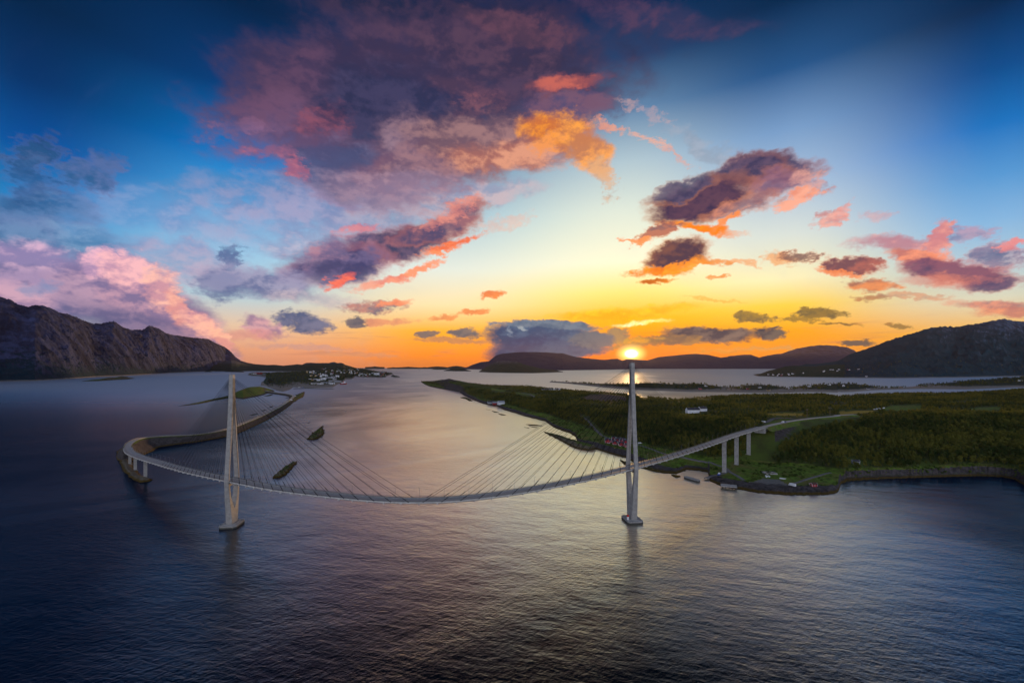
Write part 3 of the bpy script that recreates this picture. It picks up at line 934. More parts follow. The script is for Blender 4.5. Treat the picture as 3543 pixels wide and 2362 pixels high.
def ridge(name, crest, shore_, mat, xr, n=320, rows=(2, 40, 8), dz=None, rough=0.10, freq=1 / 300.0, backd=0.6, pw=0.8, depth=None):
    """a hill or island: shoreline at sea level (picture row) and skyline; its slope is a real height field"""
    xs = np.linspace(xr[0], xr[1], n)
    ys, _ = interp_line([(x, y, 0) for x, y in shore_], xs)
    yc, _ = interp_line([(x, y, 0) for x, y in crest], xs)
    Ysh = np.minimum(CAM_H * F / np.maximum(ys - HY, 1.5), 21000.0)
    dp = np.interp(xs, [d[0] for d in depth], [d[1] for d in depth])
    Yc = Ysh + dp
    zc = CAM_H - (yc - HY) * Yc / F
    zc = np.maximum(zc, -3)
    lines = [('D', [(x, Y - 0.02 * d - 3, -3) for x, Y, d in zip(xs, Ysh, dp)]),
             ('D', [(x, Y, 0.6) for x, Y in zip(xs, Ysh)]),
             ('D', list(zip(xs, Yc, zc))),
             ('D', [(x, Y + d * backd + 5, -4) for x, Y, d in zip(xs, Yc, dp)])]
    GX, GY, GZ, T = fan_grid(xs, lines, rows)
    t = np.clip(T - 1, 0, 1)
    face = (T >= 1) & (T <= 2)
    GZ = np.where(face, 0.6 + (zc - 0.6) * t ** pw, GZ)
    nz = fbm(GX * freq, GY * freq, 5, 0.55, ridged=True) - 0.25
    env = np.sin(np.pi * t) ** 0.7 * (T <= 2)
    GZ = GZ + face * env * zc * rough * 3 * nz
    GZ = GZ + face * np.minimum(1, t * 6) * zc * 0.06 * fbm(GX * freq * 6, GY * freq * 6, 4)
    o = grid_mesh(name, GX, GY, GZ, mat)
    tag(o, kind='structure')
    return (GX, GY, GZ, T)


# far ridge behind the right tower and the cloud-capped mountain
c2 = lambda x, y: (1250 + x / 2.24, 1150 + y / 2.24)
c3 = lambda x, y: (1900 + x / 2.24, 1150 + y / 2.24)
c4 = lambda x, y: (2643 + x / 2.4122, 1150 + y / 2.4122)
far_crest = [(1600, 1272), c2(820, 268), c2(860, 250), c2(930, 228), c2(990, 222), c2(1015, 200), c2(1045, 178), c2(1100, 162), c2(1250, 150), c2(1400, 152), c2(1560, 160), c2(1610, 175),
             c3(200, 187), c3(300, 200), c3(430, 212), c3(480, 206), c3(530, 203), c3(568, 218), c3(600, 206), c3(680, 210), c3(760, 216), c3(850, 190), c3(950, 180), c3(1050, 170), c3(1130, 165), c3(1230, 172), c3(1330, 194), c3(1400, 188),
             c3(1500, 186), c3(1560, 186), c3(1620, 196), c3(1700, 175), c3(1800, 163), c3(1900, 130), c3(2000, 108), c3(2100, 98), c3(2200, 100), c3(2300, 112), c3(2360, 135), c3(2400, 165), c3(2440, 200), c3(2500, 240), (3050, 1272)]
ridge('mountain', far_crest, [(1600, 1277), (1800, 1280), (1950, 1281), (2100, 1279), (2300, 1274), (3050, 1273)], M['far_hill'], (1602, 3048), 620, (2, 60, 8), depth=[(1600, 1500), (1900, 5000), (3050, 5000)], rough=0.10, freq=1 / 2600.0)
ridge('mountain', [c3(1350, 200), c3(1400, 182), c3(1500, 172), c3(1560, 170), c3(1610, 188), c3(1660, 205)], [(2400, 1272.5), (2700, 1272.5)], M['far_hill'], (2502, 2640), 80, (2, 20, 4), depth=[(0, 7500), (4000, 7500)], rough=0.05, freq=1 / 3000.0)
# dark island in front of the capped mountain
ridge('island', [c2(905, 306), c2(950, 278), c2(1000, 244), c2(1060, 222), c2(1130, 217), c2(1200, 224), c2(1300, 258), c2(1400, 280), c2(1500, 290), c2(1580, 305)],
      [c2(905, 307), c2(1000, 311), c2(1150, 314), c2(1330, 316), c2(1450, 312), c2(1580, 307)], M['low_hill'], c2(905, 0)[:1] + c2(1580, 0)[:1], 200, (2, 30, 6), depth=[(0, 1500), (4000, 1500)], rough=0.1, freq=1 / 400.0)
# skerries on the horizon
ridge('island', [c2(640, 294), c2(700, 280), c2(740, 274), c2(790, 280), c2(852, 298)], [c2(640, 298), c2(740, 301), c2(852, 301)], M['low_hill'], (c2(640, 0)[0], c2(852, 0)[0]), 60, (2, 10, 4), depth=[(0, 500), (4000, 500)])
for (xa, xb, yt, yb) in [(420, 560, 268, 279), (480, 700, 262, 276), (660, 810, 258, 272), (200, 300, 268, 275), (260, 470, 265, 272), (540, 680, 276, 287), (30, 180, 262, 268)]:
    mid = (xa + xb) / 2
    ridge('island', [c2(xa, yb - 1), c2(mid - 0.2 * (xb - xa), yt + 3), c2(mid, yt), c2(mid + 0.25 * (xb - xa), yt + 4), c2(xb, yb - 1)], [c2(xa, yb), c2(mid, yb + 1.5), c2(xb, yb)],
          M['low_hill'], (c2(xa, 0)[0], c2(xb, 0)[0]), 40, (2, 6, 3), depth=[(0, 900), (4000, 900)], rough=0.1, freq=1 / 500.0)

# right-hand mountain with its wooded foreland
rm = [c4(-20, 343), c4(0, 344), c4(60, 322), c4(100, 308), c4(180, 290), c4(250, 275), c4(300, 276), c4(350, 262), c4(430, 262), c4(540, 250), c4(610, 236), (2918, 1238), (2940, 1225), (2985, 1211), (3036, 1193), (3090, 1172), (3163, 1151), (3210, 1136), (3259, 1129), (3300, 1131), (3355, 1123), (3390, 1118), (3418, 1113), (3450, 1107), (3476, 1103), (3510, 1110), (3543, 1113), (3700, 1120), (4100, 1100)]
rs = [c4(-20, 346), c4(0, 366), c4(200, 372), c4(600, 378), c4(1100, 382), c4(1700, 374), c4(2171, 364), (4100, 1296)]
RM = ridge('mountain', rm, rs, M['green_hill'], (2636, 4090), 700, (2, 120, 10), depth=[(2620, 250), (2900, 1500), (3300, 3000), (4100, 3000)], rough=0.15, freq=1 / 620.0, pw=1.25)
# small foreland point reaching left of it
ridge('headland', [c3(1580, 324), c3(1640, 318), c3(1700, 296), c3(1760, 282), c3(1830, 262), c3(1900, 256), c3(1960, 262), c3(2060, 262), c3(2160, 250), c3(2300, 245)],
      [c3(1580, 326), c3(1620, 340), c3(1800, 345), c3(2000, 348), c3(2300, 352)], M['low_hill'], (c3(1580, 0)[0], c3(2290, 0)[0]), 240, (2, 30, 6), depth=[(2600, 200), (2700, 500), (2900, 900)], rough=0.08, freq=1 / 260.0)

# low wooded peninsula behind the headland
pen_top = [c3(0, 379), c3(60, 379), c3(150, 384), c3(330, 393), c3(480, 398), c3(650, 396), c3(750, 392), c3(830, 391), c3(950, 400), c3(1100, 396), c3(1200, 400), c3(1280, 412), c3(1370, 424), c3(1450, 418), c3(1540, 408), c3(1640, 404), c3(1740, 412), c3(1850, 432), c3(1930, 420), c3(2000, 412), c3(2110, 402), c3(2240, 396),
           c4(550, 430), c4(700, 426), c4(850, 438), c4(960, 455), c4(1040, 463), c4(1120, 458), c4(1240, 452), c4(1350, 435), c4(1500, 424), c4(1650, 408), c4(1800, 400), c4(1950, 388), c4(2171, 370), (3900, 1290)]
pen_low = [c3(0, 384), c3(150, 396), c3(300, 412), c3(450, 428), c3(600, 440), c3(900, 452), c3(1100, 460), c3(1400, 462), c3(1600, 467), c3(1800, 466), c3(2000, 460), c3(2240, 464), c4(400, 492), c4(700, 497), c4(800, 490), c4(900, 482), c4(1040, 476), c4(1300, 470), c4(1700, 474), c4(2000, 462), c4(2171, 456), (3900, 1335)]
PEN = ridge('headland', pen_top, pen_low, M['low_hill'], (1902, 3800), 700, (2, 40, 6), depth=[(1900, 30), (2000, 250), (2400, 380), (2900, 380), (3100, 120), (3300, 700), (3800, 1000)], rough=0.10, freq=1 / 180.0)

# ------------------------------------------------------------------ town headland, centre left
c5 = lambda x, y: (800 + x / 3.36, 1150 + y / 3.36)
ridge('hill', [c5(-350, 300), c5(-100, 330), c5(0, 322), c5(60, 330), c5(100, 345), c5(200, 365), c5(300, 372), c5(420, 378), c5(500, 374), c5(600, 385), c5(690, 377), c5(770, 368), c5(830, 374), c5(900, 390), c5(1000, 400), c5(1100, 410)],
      [c5(-350, 448), c5(0, 455), c5(230, 450), c5(500, 452), c5(1100, 452)], M['low_hill'], (c5(-350, 0)[0], c5(1100, 0)[0]), 300, (2, 40, 6), depth=[(0, 3000), (4000, 3000)], rough=0.09, freq=1 / 900.0)
ridge('hill', [c5(780, 392), c5(840, 366), c5(870, 352), c5(930, 350), c5(990, 355), c5(1060, 353), c5(1130, 354), c5(1170, 345), c5(1195, 341), c5(1235, 355), c5(1270, 350), c5(1300, 358), c5(1330, 376), c5(1380, 390), c5(1440, 408), c5(1500, 425)],
      [c5(780, 450), c5(1500, 450)], M['low_hill'], (c5(780, 0)[0], c5(1500, 0)[0]), 200, (2, 40, 6), depth=[(0, 1500), (4000, 1500)], rough=0.10, freq=1 / 500.0)
town_top = [c5(180, 488), c5(240, 470), c5(330, 466), c5(430, 470), c5(520, 462), c5(700, 458), c5(850, 452), c5(1000, 452), c5(1150, 440), c5(1300, 425), c5(1400, 412), c5(1500, 418), c5(1600, 434), c5(1700, 452), c5(1800, 460), c5(1890, 476)]
town_low = [c5(180, 492), c5(240, 505), c5(330, 508), c5(424, 520), c5(425, 540), c5(380, 575), c5(420, 632), c5(540, 676), c5(600, 686), c5(680, 664), c5(720, 634), c5(880, 642), c5(1000, 640), c5(1180, 636), c5(1235, 602), c5(1300, 578), c5(1330, 545), c5(1400, 545), c5(1440, 514), c5(1550, 524), c5(1700, 528), c5(1790, 526), c5(1805, 508), c5(1890, 480)]
town_low = [c5(180, 492), c5(240, 505), c5(330, 508), c5(400, 522), c5(420, 632), c5(540, 676), c5(600, 686), c5(680, 664), c5(720, 634), c5(880, 642), c5(1000, 640), c5(1180, 636), c5(1235, 602), c5(1300, 578), c5(1330, 545), c5(1400, 545), c5(1440, 514), c5(1550, 524), c5(1700, 528), c5(1790, 526), c5(1805, 508), c5(1890, 480)]
TOWN = ridge('headland', town_top, town_low, M['low_hill'], (c5(182, 0)[0], c5(1888, 0)[0]), 420, (2, 60, 6), depth=[(850, 600), (920, 3200), (1000, 4500), (1100, 4500), (1200, 4000), (1260, 3500), (1362, 800)], rough=0.05, freq=1 / 300.0, pw=0.9)
ridge('headland', [c5(266, 612), c5(330, 594), c5(380, 560), c5(400, 530), c5(425, 515)], [c5(266, 616), c5(330, 616), c5(380, 622), c5(425, 634)], M['low_hill'], (c5(266, 0)[0], c5(425, 0)[0]), 60, (2, 16, 3), depth=[(0, 150), (880, 250), (926, 900)])
ridge('island', [c5(1855, 505), c5(1880, 490), c5(1905, 500), c5(1940, 505), c5(1962, 514)], [c5(1855, 512), c5(1900, 524), c5(1962, 522)], M['low_hill'], (c5(1855, 0)[0], c5(1962, 0)[0]), 30, (2, 6, 3), depth=[(0, 200), (4000, 200)])
# rocky point lying off the cliff foot
ridge('skerry', [(282, 1318), (310, 1314), (345, 1311), (375, 1306), (400, 1305), (420, 1301), (440, 1303), (450, 1306), (467, 1308)], [(282, 1318.5), (340, 1318), (400, 1314), (440, 1312), (467, 1308.6)], M['islet'], (282, 467), 120, (2, 10, 3), depth=[(0, 60), (4000, 60)], rough=0.2, freq=1 / 30.0)
ridge('skerry', [(705, 1286), (720, 1282), (735, 1286)], [(705, 1287), (735, 1287)], M['low_hill'], (705, 735), 20, (2, 4, 2), depth=[(0, 100), (4000, 100)])
ridge('skerry', [(778, 1284), (800, 1279), (825, 1281), (845, 1286)], [(778, 1286), (845, 1288)], M['low_hill'], (778, 845), 30, (2, 4, 2), depth=[(0, 200), (4000, 200)])

# ------------------------------------------------------------------ wooded headland on the right (nearest land)
L0 = [(1457, 1321), (1470, 1330), (1487, 1337), (1518, 1344), (1562, 1351), (1589, 1356), (1607, 1369), (1634, 1382), (1674, 1397), (1719, 1405), (1745, 1418), (1777, 1427), (1817, 1440), (1853, 1449), (1888, 1458), (1915, 1478), (1945, 1490), (1975, 1500), (1992, 1512), (1998, 1530),
      (2027, 1545), (2076, 1558), (2120, 1572), (2170, 1585), (2196, 1602), (2235, 1616), (2270, 1631), (2302, 1637), (2340, 1640), (2375, 1625), (2420, 1628), (2450, 1635), (2456, 1664), (2494, 1681), (2547, 1692), (2570, 1695), (2614, 1704), (2659, 1708), (2726, 1713), (2793, 1713), (2860, 1712), (2893, 1706), (2901, 1700), (2908, 1676), (2933, 1666), (2995, 1661), (3058, 1657), (3140, 1654), (3265, 1650), (3389, 1647), (3472, 1651), (3514, 1660), (3543, 1679), (3700, 1700), (4000, 1720)]
xs = np.concatenate([np.arange(1457, 3560, 2.2), np.arange(3560, 4000, 6)])
y0 = np.interp(xs, [p[0] for p in L0], [p[1] for p in L0])
Y0 = CAM_H * F / (y0 - HY)
Y0 = Y0 + 0.006 * Y0 * fbm(xs / 14.0, xs * 0 + 3.0, 4) * 2
# top of the rocky bank
bw = np.interp(xs, [1457, 1600, 1900, 2040, 2240, 2440, 2480, 2880, 2920, 3100, 4000], [30, 30, 24, 18, 18, 10, 15, 15, 14, 7, 7])
bz = np.interp(xs, [1457, 1500, 1600, 1800, 1880, 2000, 2040, 2240, 2300, 2440, 2500, 2880, 2920, 3000, 3100, 4000], [1, 4, 9, 7, 4, 2, 7, 6, 3, 2.2, 4.0, 4.2, 2.0, 2.4, 2.6, 2.6])
# foot of the wooded slope (picture row, height) and its brow
foot = [(1457, 1321, 2), (1500, 1330, 10), (1560, 1342, 14), (1640, 1372, 12), (1750, 1400, 10), (1900, 1438, 9), (2000, 1470, 8), (2070, 1500, 8), (2150, 1520, 9), (2250, 1545, 9), (2350, 1575, 8), (2450, 1588, 8), (2550, 1592, 8), (2650, 1600, 8), (2800, 1612, 8), (2900, 1628, 8), (2960, 1642, 8), (3100, 1640, 9), (4000, 1650, 9)]
brow = [(1457, 1320.7, 2.2), (1500, 1322, 16), (1553, 1325, 38), (1640, 1345, 30), (1750, 1365, 28), (1900, 1395, 26), (2000, 1420, 28), (2100, 1436, 34), (2200, 1445, 36), (2350, 1458, 40), (2500, 1466, 43), (2600, 1474, 46), (2680, 1472, 47.2), (2760, 1458, 47.2), (2860, 1452, 46), (2960, 1448, 44), (3100, 1448, 43), (3300, 1442, 43), (4000, 1440, 43)]
mid = [(1457, 1320.4, 2.2), (1500, 1320, 22), (1553, 1316, 50), (1640, 1334, 38), (1750, 1350, 34), (1900, 1375, 32), (2000, 1390, 36), (2150, 1408, 38), (2350, 1420, 39), (2550, 1420, 43), (2750, 1438, 46), (2960, 1425, 44), (3200, 1418, 42), (3543, 1410, 42), (4000, 1400, 42)]
back = [(1457, 1320.2, 2), (1470, 1320, 3), (1500, 1318, 15), (1530, 1313, 44), (1553, 1312, 62), (1580, 1315, 56), (1620, 1323, 46), (1680, 1330, 42), (1750, 1332, 40), (1830, 1335, 40), (1900, 1344, 38), (2000, 1352, 39), (2075, 1357, 39), (2150, 1364, 39), (2230, 1374, 40), (2300, 1380, 40), (2340, 1384, 40), (2400, 1378, 40), (2450, 1374, 40), (2550, 1368, 40), (2650, 1366, 40), (2750, 1366, 40), (2850, 1364, 40), (2900, 1374, 40), (2960, 1368, 40), (3050, 1363, 40), (3180, 1361, 40), (3300, 1361, 40), (3430, 1354, 40), (3543, 1346, 42), (4000, 1340, 42)]
fy, fz = interp_line(foot, xs)
Yf = np.maximum((CAM_H - fz) * F / (fy - HY), Y0 + bw + 6)
by_, bz2 = interp_line(brow, xs)
Yb = (CAM_H - bz2) * F / (by_ - HY)
my_, mz = interp_line(mid, xs)
Ym = (CAM_H - mz) * F / (my_ - HY)
ky, kz = interp_line(back, xs)
Yk = (CAM_H - kz) * F / (ky - HY)
lines = [('D', list(zip(xs, Y0 - 10, xs * 0 - 3.0))),
         ('D', list(zip(xs, Y0, xs * 0 + 0.0))),
         ('D', list(zip(xs, Y0 + bw, bz))),
         ('D', list(zip(xs, Yf, fz))),
         ('D', list(zip(xs, Yb, bz2))),
         ('D', list(zip(xs, Ym, mz))),
         ('D', list(zip(xs, Yk, kz))),
         ('D', list(zip(xs, Yk * 1.12 + 40, xs * 0 - 3.0)))]
HX, HYg, HZ, HT = fan_grid(xs, lines, [2, 10, 16, 34, 26, 30, 6])
# relief: boulders and ledges on the bank, knolls in the woods
bank = np.clip(1 - np.abs(HT - 1.6) / 0.6, 0, 1)
HZ += bank * (1.6 * fbm(HX / 7, HYg / 7, 4, 0.6, ridged=True) + 0.9 * fbm(HX / 2.2, HYg / 2.2, 3)) * np.interp(HX, [-300, 100], [1.8, 1.0])
land = sm(2.2, 3.0, HT) * (1 - sm(5.6, 6.0, HT))
HZ += sm(1.9, 2.4, HT) * (1 - sm(2.8, 3.1, HT)) * 0.9 * fbm(HX / 30, HYg / 30, 4)
HZ += land * (7.0 * fbm(HX / 190, HYg / 190, 4) + 2.2 * fbm(HX / 45, HYg / 45, 3))


def px(HX, HYg, HZ):
    return CX + HX / HYg * F, HY + (CAM_H - HZ) / HYg * F


def inpoly(poly, X, Y):
    r = np.zeros(X.shape, bool)
    n = len(poly)
    for i in range(n):
        x1, y1 = poly[i]; x2, y2 = poly[(i + 1) % n]
        c = ((y1 > Y) != (y2 > Y)) & (X < (x2 - x1) * (Y - y1) / (y2 - y1 + 1e-9) + x1)
        r ^= c
    return r


PXv, PYv = px(HX, HYg, HZ)
# clearings: outlines of fields, yards and bare rock (on the ground at their own heights)
def wpoly(pts, z):
    return pts


def soft(mask):
    m = mask.astype(float)
    for _ in range(2):
        m[1:-1, 1:-1] = (m[1:-1, 1:-1] * 2 + m[:-2, 1:-1] + m[2:, 1:-1] + m[1:-1, :-2] + m[1:-1, 2:]) / 6
    return m


fields = [wpoly([c4(985, 642), c4(1040, 618), c4(1180, 607), c4(1310, 610), c4(1312, 632), c4(1150, 650)], 42),
          wpoly([c4(1700, 640), c4(1830, 626), c4(1985, 626), c4(1960, 642), c4(1800, 650)], 42),
          wpoly([c4(600, 700), c4(690, 690), c4(760, 700), c4(650, 712)], 46),
          wpoly([c2(1005, 430), c2(1060, 440), c2(1120, 452), c2(1100, 458), c2(1010, 444)], 30),
          wpoly([c2(1190, 462), c2(1350, 482), c2(1350, 490), c2(1200, 474)], 33),
          wpoly([c3(700, 500), c3(760, 498), c3(760, 506), c3(700, 507)], 40),
          wpoly([c3(1650, 720), c3(1790, 672), c3(1880, 674), c3(1700, 722)], 47)]
dryf = [wpoly([c3(1680, 626), c3(1980, 622), c3(1960, 645), c3(1700, 642)], 45),
        wpoly([c4(620, 660), c4(900, 648), c4(985, 646), c4(900, 668), c4(640, 684)], 46)]
grav = [wpoly([(2555, 1665), (2600, 1668), (2640, 1655), (2700, 1661), (2740, 1683), (2760, 1690), (2650, 1690), (2560, 1676)], 4),
        wpoly([(2430, 1655), (2470, 1644), (2500, 1650), (2478, 1662), (2440, 1664)], 3)]
bare = [wpoly([c2(1700, 510), c2(1780, 482), c2(1900, 478), c2(2050, 500), c2(2060, 530), c2(1880, 540), c2(1740, 530)], 38),
        wpoly([c3(1140, 520), c3(1260, 524), c3(1250, 540), c3(1150, 536)], 40),
        wpoly([c4(1540, 592), c4(1650, 575), c4(1850, 572), c4(1860, 580), c4(1560, 602)], 43),
        wpoly([c4(480, 590), c4(600, 582), c4(760, 592), c4(600, 600)], 43)]
gr_m = np.zeros(HX.shape, bool)
for p_ in fields: gr_m |= inpoly(p_, PXv, PYv) & (HT > 1.9)
fieldmask = gr_m.copy()
for p_ in fields + dryf:                 # open ground on the near side too, or the trees in front would hide the field
    for dd in (3, 6, 9): fieldmask |= inpoly(p_, PXv, PYv - dd) & (HT > 3.3)
dr_m = np.zeros(HX.shape, bool)
for p_ in dryf: dr_m |= inpoly(p_, PXv, PYv) & (HT > 1.9)
gv_m = np.zeros(HX.shape, bool)
for p_ in grav: gv_m |= inpoly(p_, PXv, PYv) & (HT > 1.9)
rk_m = np.zeros(HX.shape, bool)
for p_ in bare: rk_m |= inpoly(p_, PXv, PYv) & (HT > 1.9)
lowgrass = (HT > 1.95) & (HT < 3.05)
grassA = np.maximum(soft(gr_m), lowgrass * (0.55 + 0.5 * fbm(HX / 25, HYg / 25, 3)))
rockA = np.maximum(sm(2.22, 1.95, HT + 0.14 * (PXv > 2905)), soft(rk_m) * 0.8)
hl = grid_mesh('headland', HX, HYg, HZ, M['land'], {'grass': grassA, 'dry': soft(dr_m), 'gravel': soft(gv_m), 'rock': rockA})
tag(hl, kind='structure')

from mathutils.bvhtree import BVHTree
_bm = bmesh.new(); _bm.from_mesh(hl.data)
_bvh = BVHTree.FromBMesh(_bm); _bm.free()


def ground(x, y, default=0.0):
    h = _bvh.ray_cast(Vector((x, y, 400)), Vector((0, 0, -1)))
    return h[0].z if h[0] is not None else default


def on_land(x_s, y_s, off=0.0):
    """where the line of sight through that picture point meets the headland"""
    d = Vector(((x_s - CX) / F, 1.0, -(y_s - HY) / F)).normalized()
    h = _bvh.ray_cast(Vector((0, 0, CAM_H)), d)
    if h[0] is None:
        return pt(x_s, y_s, 2.0)
    return (h[0].x, h[0].y, h[0].z + off)


# ------------------------------------------------------------------ long mounds: spits, breakwaters, reefs
def catmull(P, per=8):
    P = [Vector(p) for p in P]
    out = []
    n = len(P)
    for i in range(n - 1):
        a = P[max(i - 1, 0)]; b = P[i]; c = P[i + 1]; d = P[min(i + 2, n - 1)]
        for k in range(per):
            t = k / per
            out.append(0.5 * ((2 * b) + (-a + c) * t + (2 * a - 5 * b + 4 * c - d) * t * t + (-a + 3 * b - 3 * c + d) * t ** 3))
    out.append(P[-1])
    return out


def mound(name, path, mat, kind='structure', per=16, ns=23, flat=0.2, ragged=0.26, rough=0.5, skirt=-2.0, label=None, cat=None):
    """path: [(x, y, z_crest, half_width)]"""
    pts = catmull([(p[0], p[1], p[2]) for p in path], per)
    hw = np.interp(np.linspace(0, len(path) - 1, len(pts)), range(len(path)), [p[3] for p in path])
    n = len(pts)
    X = np.zeros((n, ns)); Y = np.zeros((n, ns)); Z = np.zeros((n, ns))
    for i, p in enumerate(pts):
        d = (pts[min(i + 1, n - 1)] - pts[max(i - 1, 0)]); d.z = 0; d.normalize()
        nx, ny = -d.y, d.x
        for j in range(ns):
            s = -1 + 2 * j / (ns - 1)
            w = hw[i] * (1 + ragged * 2 * float(pnoise(p.x / (hw[i] * 2) + 5 * (s > 0), p.y / (hw[i] * 2))))
            X[i, j] = p.x + nx * s * w; Y[i, j] = p.y + ny * s * w
            a = max(0, (abs(s) - flat) / (1 - flat))
            Z[i, j] = skirt + (p.z - skirt) * (1 - a ** 1.3)
    amp = rough * (0.3 + 0.7 * np.clip((1 - np.abs(np.linspace(-1, 1, ns)))[None, :] * 3, 0, 1))
    Z = Z + amp * 3 * fbm(X / 6, Y / 6, 4, 0.62)
    Z[0, :] = skirt; Z[-1, :] = skirt
    o = grid_mesh(name, X, Y, Z, mat, smooth=False)
    tag(o, label, cat, None, kind)
    return o


def pp(x, y, z, w):
    a = pt(x, y, z)
    return (a[0], a[1], z, w)


c1 = lambda x, y: (350 + x / 2.24, 1200 + y / 2.24)
def p1(x, y, z, w): return pp(*c1(x, y), z, w)
def p2(x, y, z, w): return pp(*c2(x, y), z, w)
def p3(x, y, z, w): return pp(*c3(x, y), z, w)

# spit, reefs and foreshore rocks under the headland
mound('spit', [p2(1416, 768, 0.5, 3), p2(1480, 782, 3, 9), p2(1560, 806, 5, 12), p2(1640, 832, 7, 14), p2(1720, 855, 8, 16), p2(1800, 872, 7, 16)], M['islet'], rough=1.2)
mound('reef', [p2(1275, 710, 0.4, 3), p2(1320, 712, 1.6, 7), p2(1370, 716, 1.6, 6), p2(1408, 722, 0.4, 3)], M['islet'], ragged=0.5)
mound('reef', [p2(1300, 722, 0.3, 3), p2(1340, 730, 0.9, 5), p2(1370, 736, 0.3, 3)], M['islet'], ragged=0.5)
mound('reef', [p2(1262, 732, 0.3, 2), p2(1300, 738, 0.7, 3)], M['islet'], ragged=0.5)
for a_, b_, m_ in [((965, 594), (1005, 601), 2), ((1012, 606), (1068, 619), 6), ((1062, 626), (1122, 638), 7)]:
    mound('reef', [p2(*a_, 0.3, m_ * 0.4), p2((a_[0] + b_[0]) / 2, (a_[1] + b_[1]) / 2, m_ * 0.3, m_), p2(*b_, 0.3, m_ * 0.4)], M['islet'], ragged=0.4)
mound('reef', [p2(765, 502, 0.3, 4), p2(795, 500, 4, 14), p2(825, 510, 3, 12), p2(850, 528, 2, 10)], M['islet'], ragged=0.4)
mound('reef', [p3(550, 985, 0.3, 2), p3(585, 996, 2, 5), p3(620, 1008, 3, 8), p3(680, 1018, 3, 9), p3(740, 1030, 2.5, 7)], M['islet'], ragged=0.4, rough=0.9)
mound('reef', [p3(740, 1036, 2, 6), p3(800, 1052, 2.2, 7), p3(850, 1070, 1.6, 5), p3(905, 1088, 0.3, 2.5)], M['islet'], ragged=0.4, rough=0.9)
mound('reef', [p3(950, 1098, 0.3, 2), p3(985, 1102, 2.5, 5), p3(1015, 1108, 0.3, 2)], M['islet'], ragged=0.4, rough=0.9)
mound('reef', [p3(920, 1060, 0.2, 2), p3(1000, 1066, 0.8, 4), p3(1060, 1072, 0.3, 3)], M['islet'], ragged=0.5)
# two weed-covered skerries between the towers
mound('skerry', [p1(1332, 1016, 0.2, 2.5), p1(1375, 985, 3, 6.5), p1(1410, 955, 3.6, 7), p1(1440, 925, 3.2, 6), p1(1475, 900, 3, 6.5), p1(1518, 884, 0.3, 2)], M['islet'], ragged=0.75, rough=2.2, per=20)
mound('skerry', [p1(1445, 945, 0.2, 2), p1(1462, 938, 2, 4), p1(1478, 936, 0.2, 2)], M['islet'], ragged=0.4, rough=0.8)
mound('skerry', [p1(1614, 718, 0.2, 3), p1(1640, 700, 3, 10), p1(1665, 670, 4.5, 14), p1(1690, 642, 3.5, 11), p1(1705, 625, 1.0, 5), p1(1722, 608, 0.1, 2)], M['islet'], ragged=0.75, rough=2.6, per=20)
mound('skerry', [p1(1596, 590, 0.1, 2), p1(1606, 587, 0.8, 4), p1(1616, 584, 0.1, 2)], M['islet'], ragged=0.4)
for a_, b_ in [((1145, 528), (1215, 514)), ((1235, 494), (1278, 484)), ((1300, 468), (1332, 456))]:
    mound('reef', [p1(*a_, 0.2, 2), p1((a_[0] + b_[0]) / 2, (a_[1] + b_[1]) / 2, 1.2, 4), p1(*b_, 0.3, 3)], M['islet'], ragged=0.5)
mound('reef', [p1(1258, 382, 0.2, 5), p1(1290, 374, 3, 14), p1(1320, 366, 2, 9)], M['islet'], ragged=0.5)
mound('reef', [p1(1425, 396, 0.2, 4), p1(1445, 391, 2, 9), p1(1460, 389, 0.3, 4)], M['islet'], ragged=0.5)

# grassy islet with its long tail
mound('islet', [p1(598, 458, 0.2, 3), p1(680, 444, 2, 12), p1(780, 424, 4, 16), p1(860, 405, 4, 20), p1(950, 388, 5, 24), p1(1040, 370, 5, 30), p1(1110, 372, 6, 40)], M['islet'], ragged=0.3, rough=1.2)
ridge('islet', [c1(985, 370), c1(1040, 352), c1(1090, 330), c1(1150, 310), c1(1230, 306), c1(1270, 314), c1(1330, 332), c1(1345, 342)],
      [c1(985, 372), c1(1040, 395), c1(1100, 405), c1(1130, 398), c1(1200, 386), c1(1260, 372), c1(1310, 352), c1(1345, 344)], M['land'], (c1(985, 0)[0], c1(1345, 0)[0]), 160, (2, 24, 4), depth=[(790, 20), (860, 380), (920, 380), (950, 30)], rough=0.12, freq=1 / 60.0)
_o = bpy.data.objects[-1] if False else [o for o in COL.objects if o.name.startswith('islet')][-1]
nv = len(_o.data.vertices)
for nm, val in (('grass', 0.9), ('dry', 0.0), ('gravel', 0.0), ('rock', 0.0)):
    a_ = _o.data.attributes.new(nm, 'FLOAT', 'POINT')
    if nm == 'rock':
        z = np.zeros(nv * 3); _o.data.vertices.foreach_get('co', z); z = z[2::3]
        a_.data.foreach_set('value', sm(6, 2, z).astype(np.float32))
    else:
        a_.data.foreach_set('value', np.full(nv, val, np.float32))

# harbour breakwater off the town
bwk = mound('breakwater', [p1(1490, 322, 2.2, 9), p1(1540, 319, 3, 10), p1(1620, 318, 3, 10), p1(1700, 320, 3, 10), p1(1780, 321, 3, 10), p1(1808, 324, 0.6, 5)], M['islet'], kind='thing', rough=0.8,
      label='long low rock breakwater sheltering the town quay', cat='breakwater')

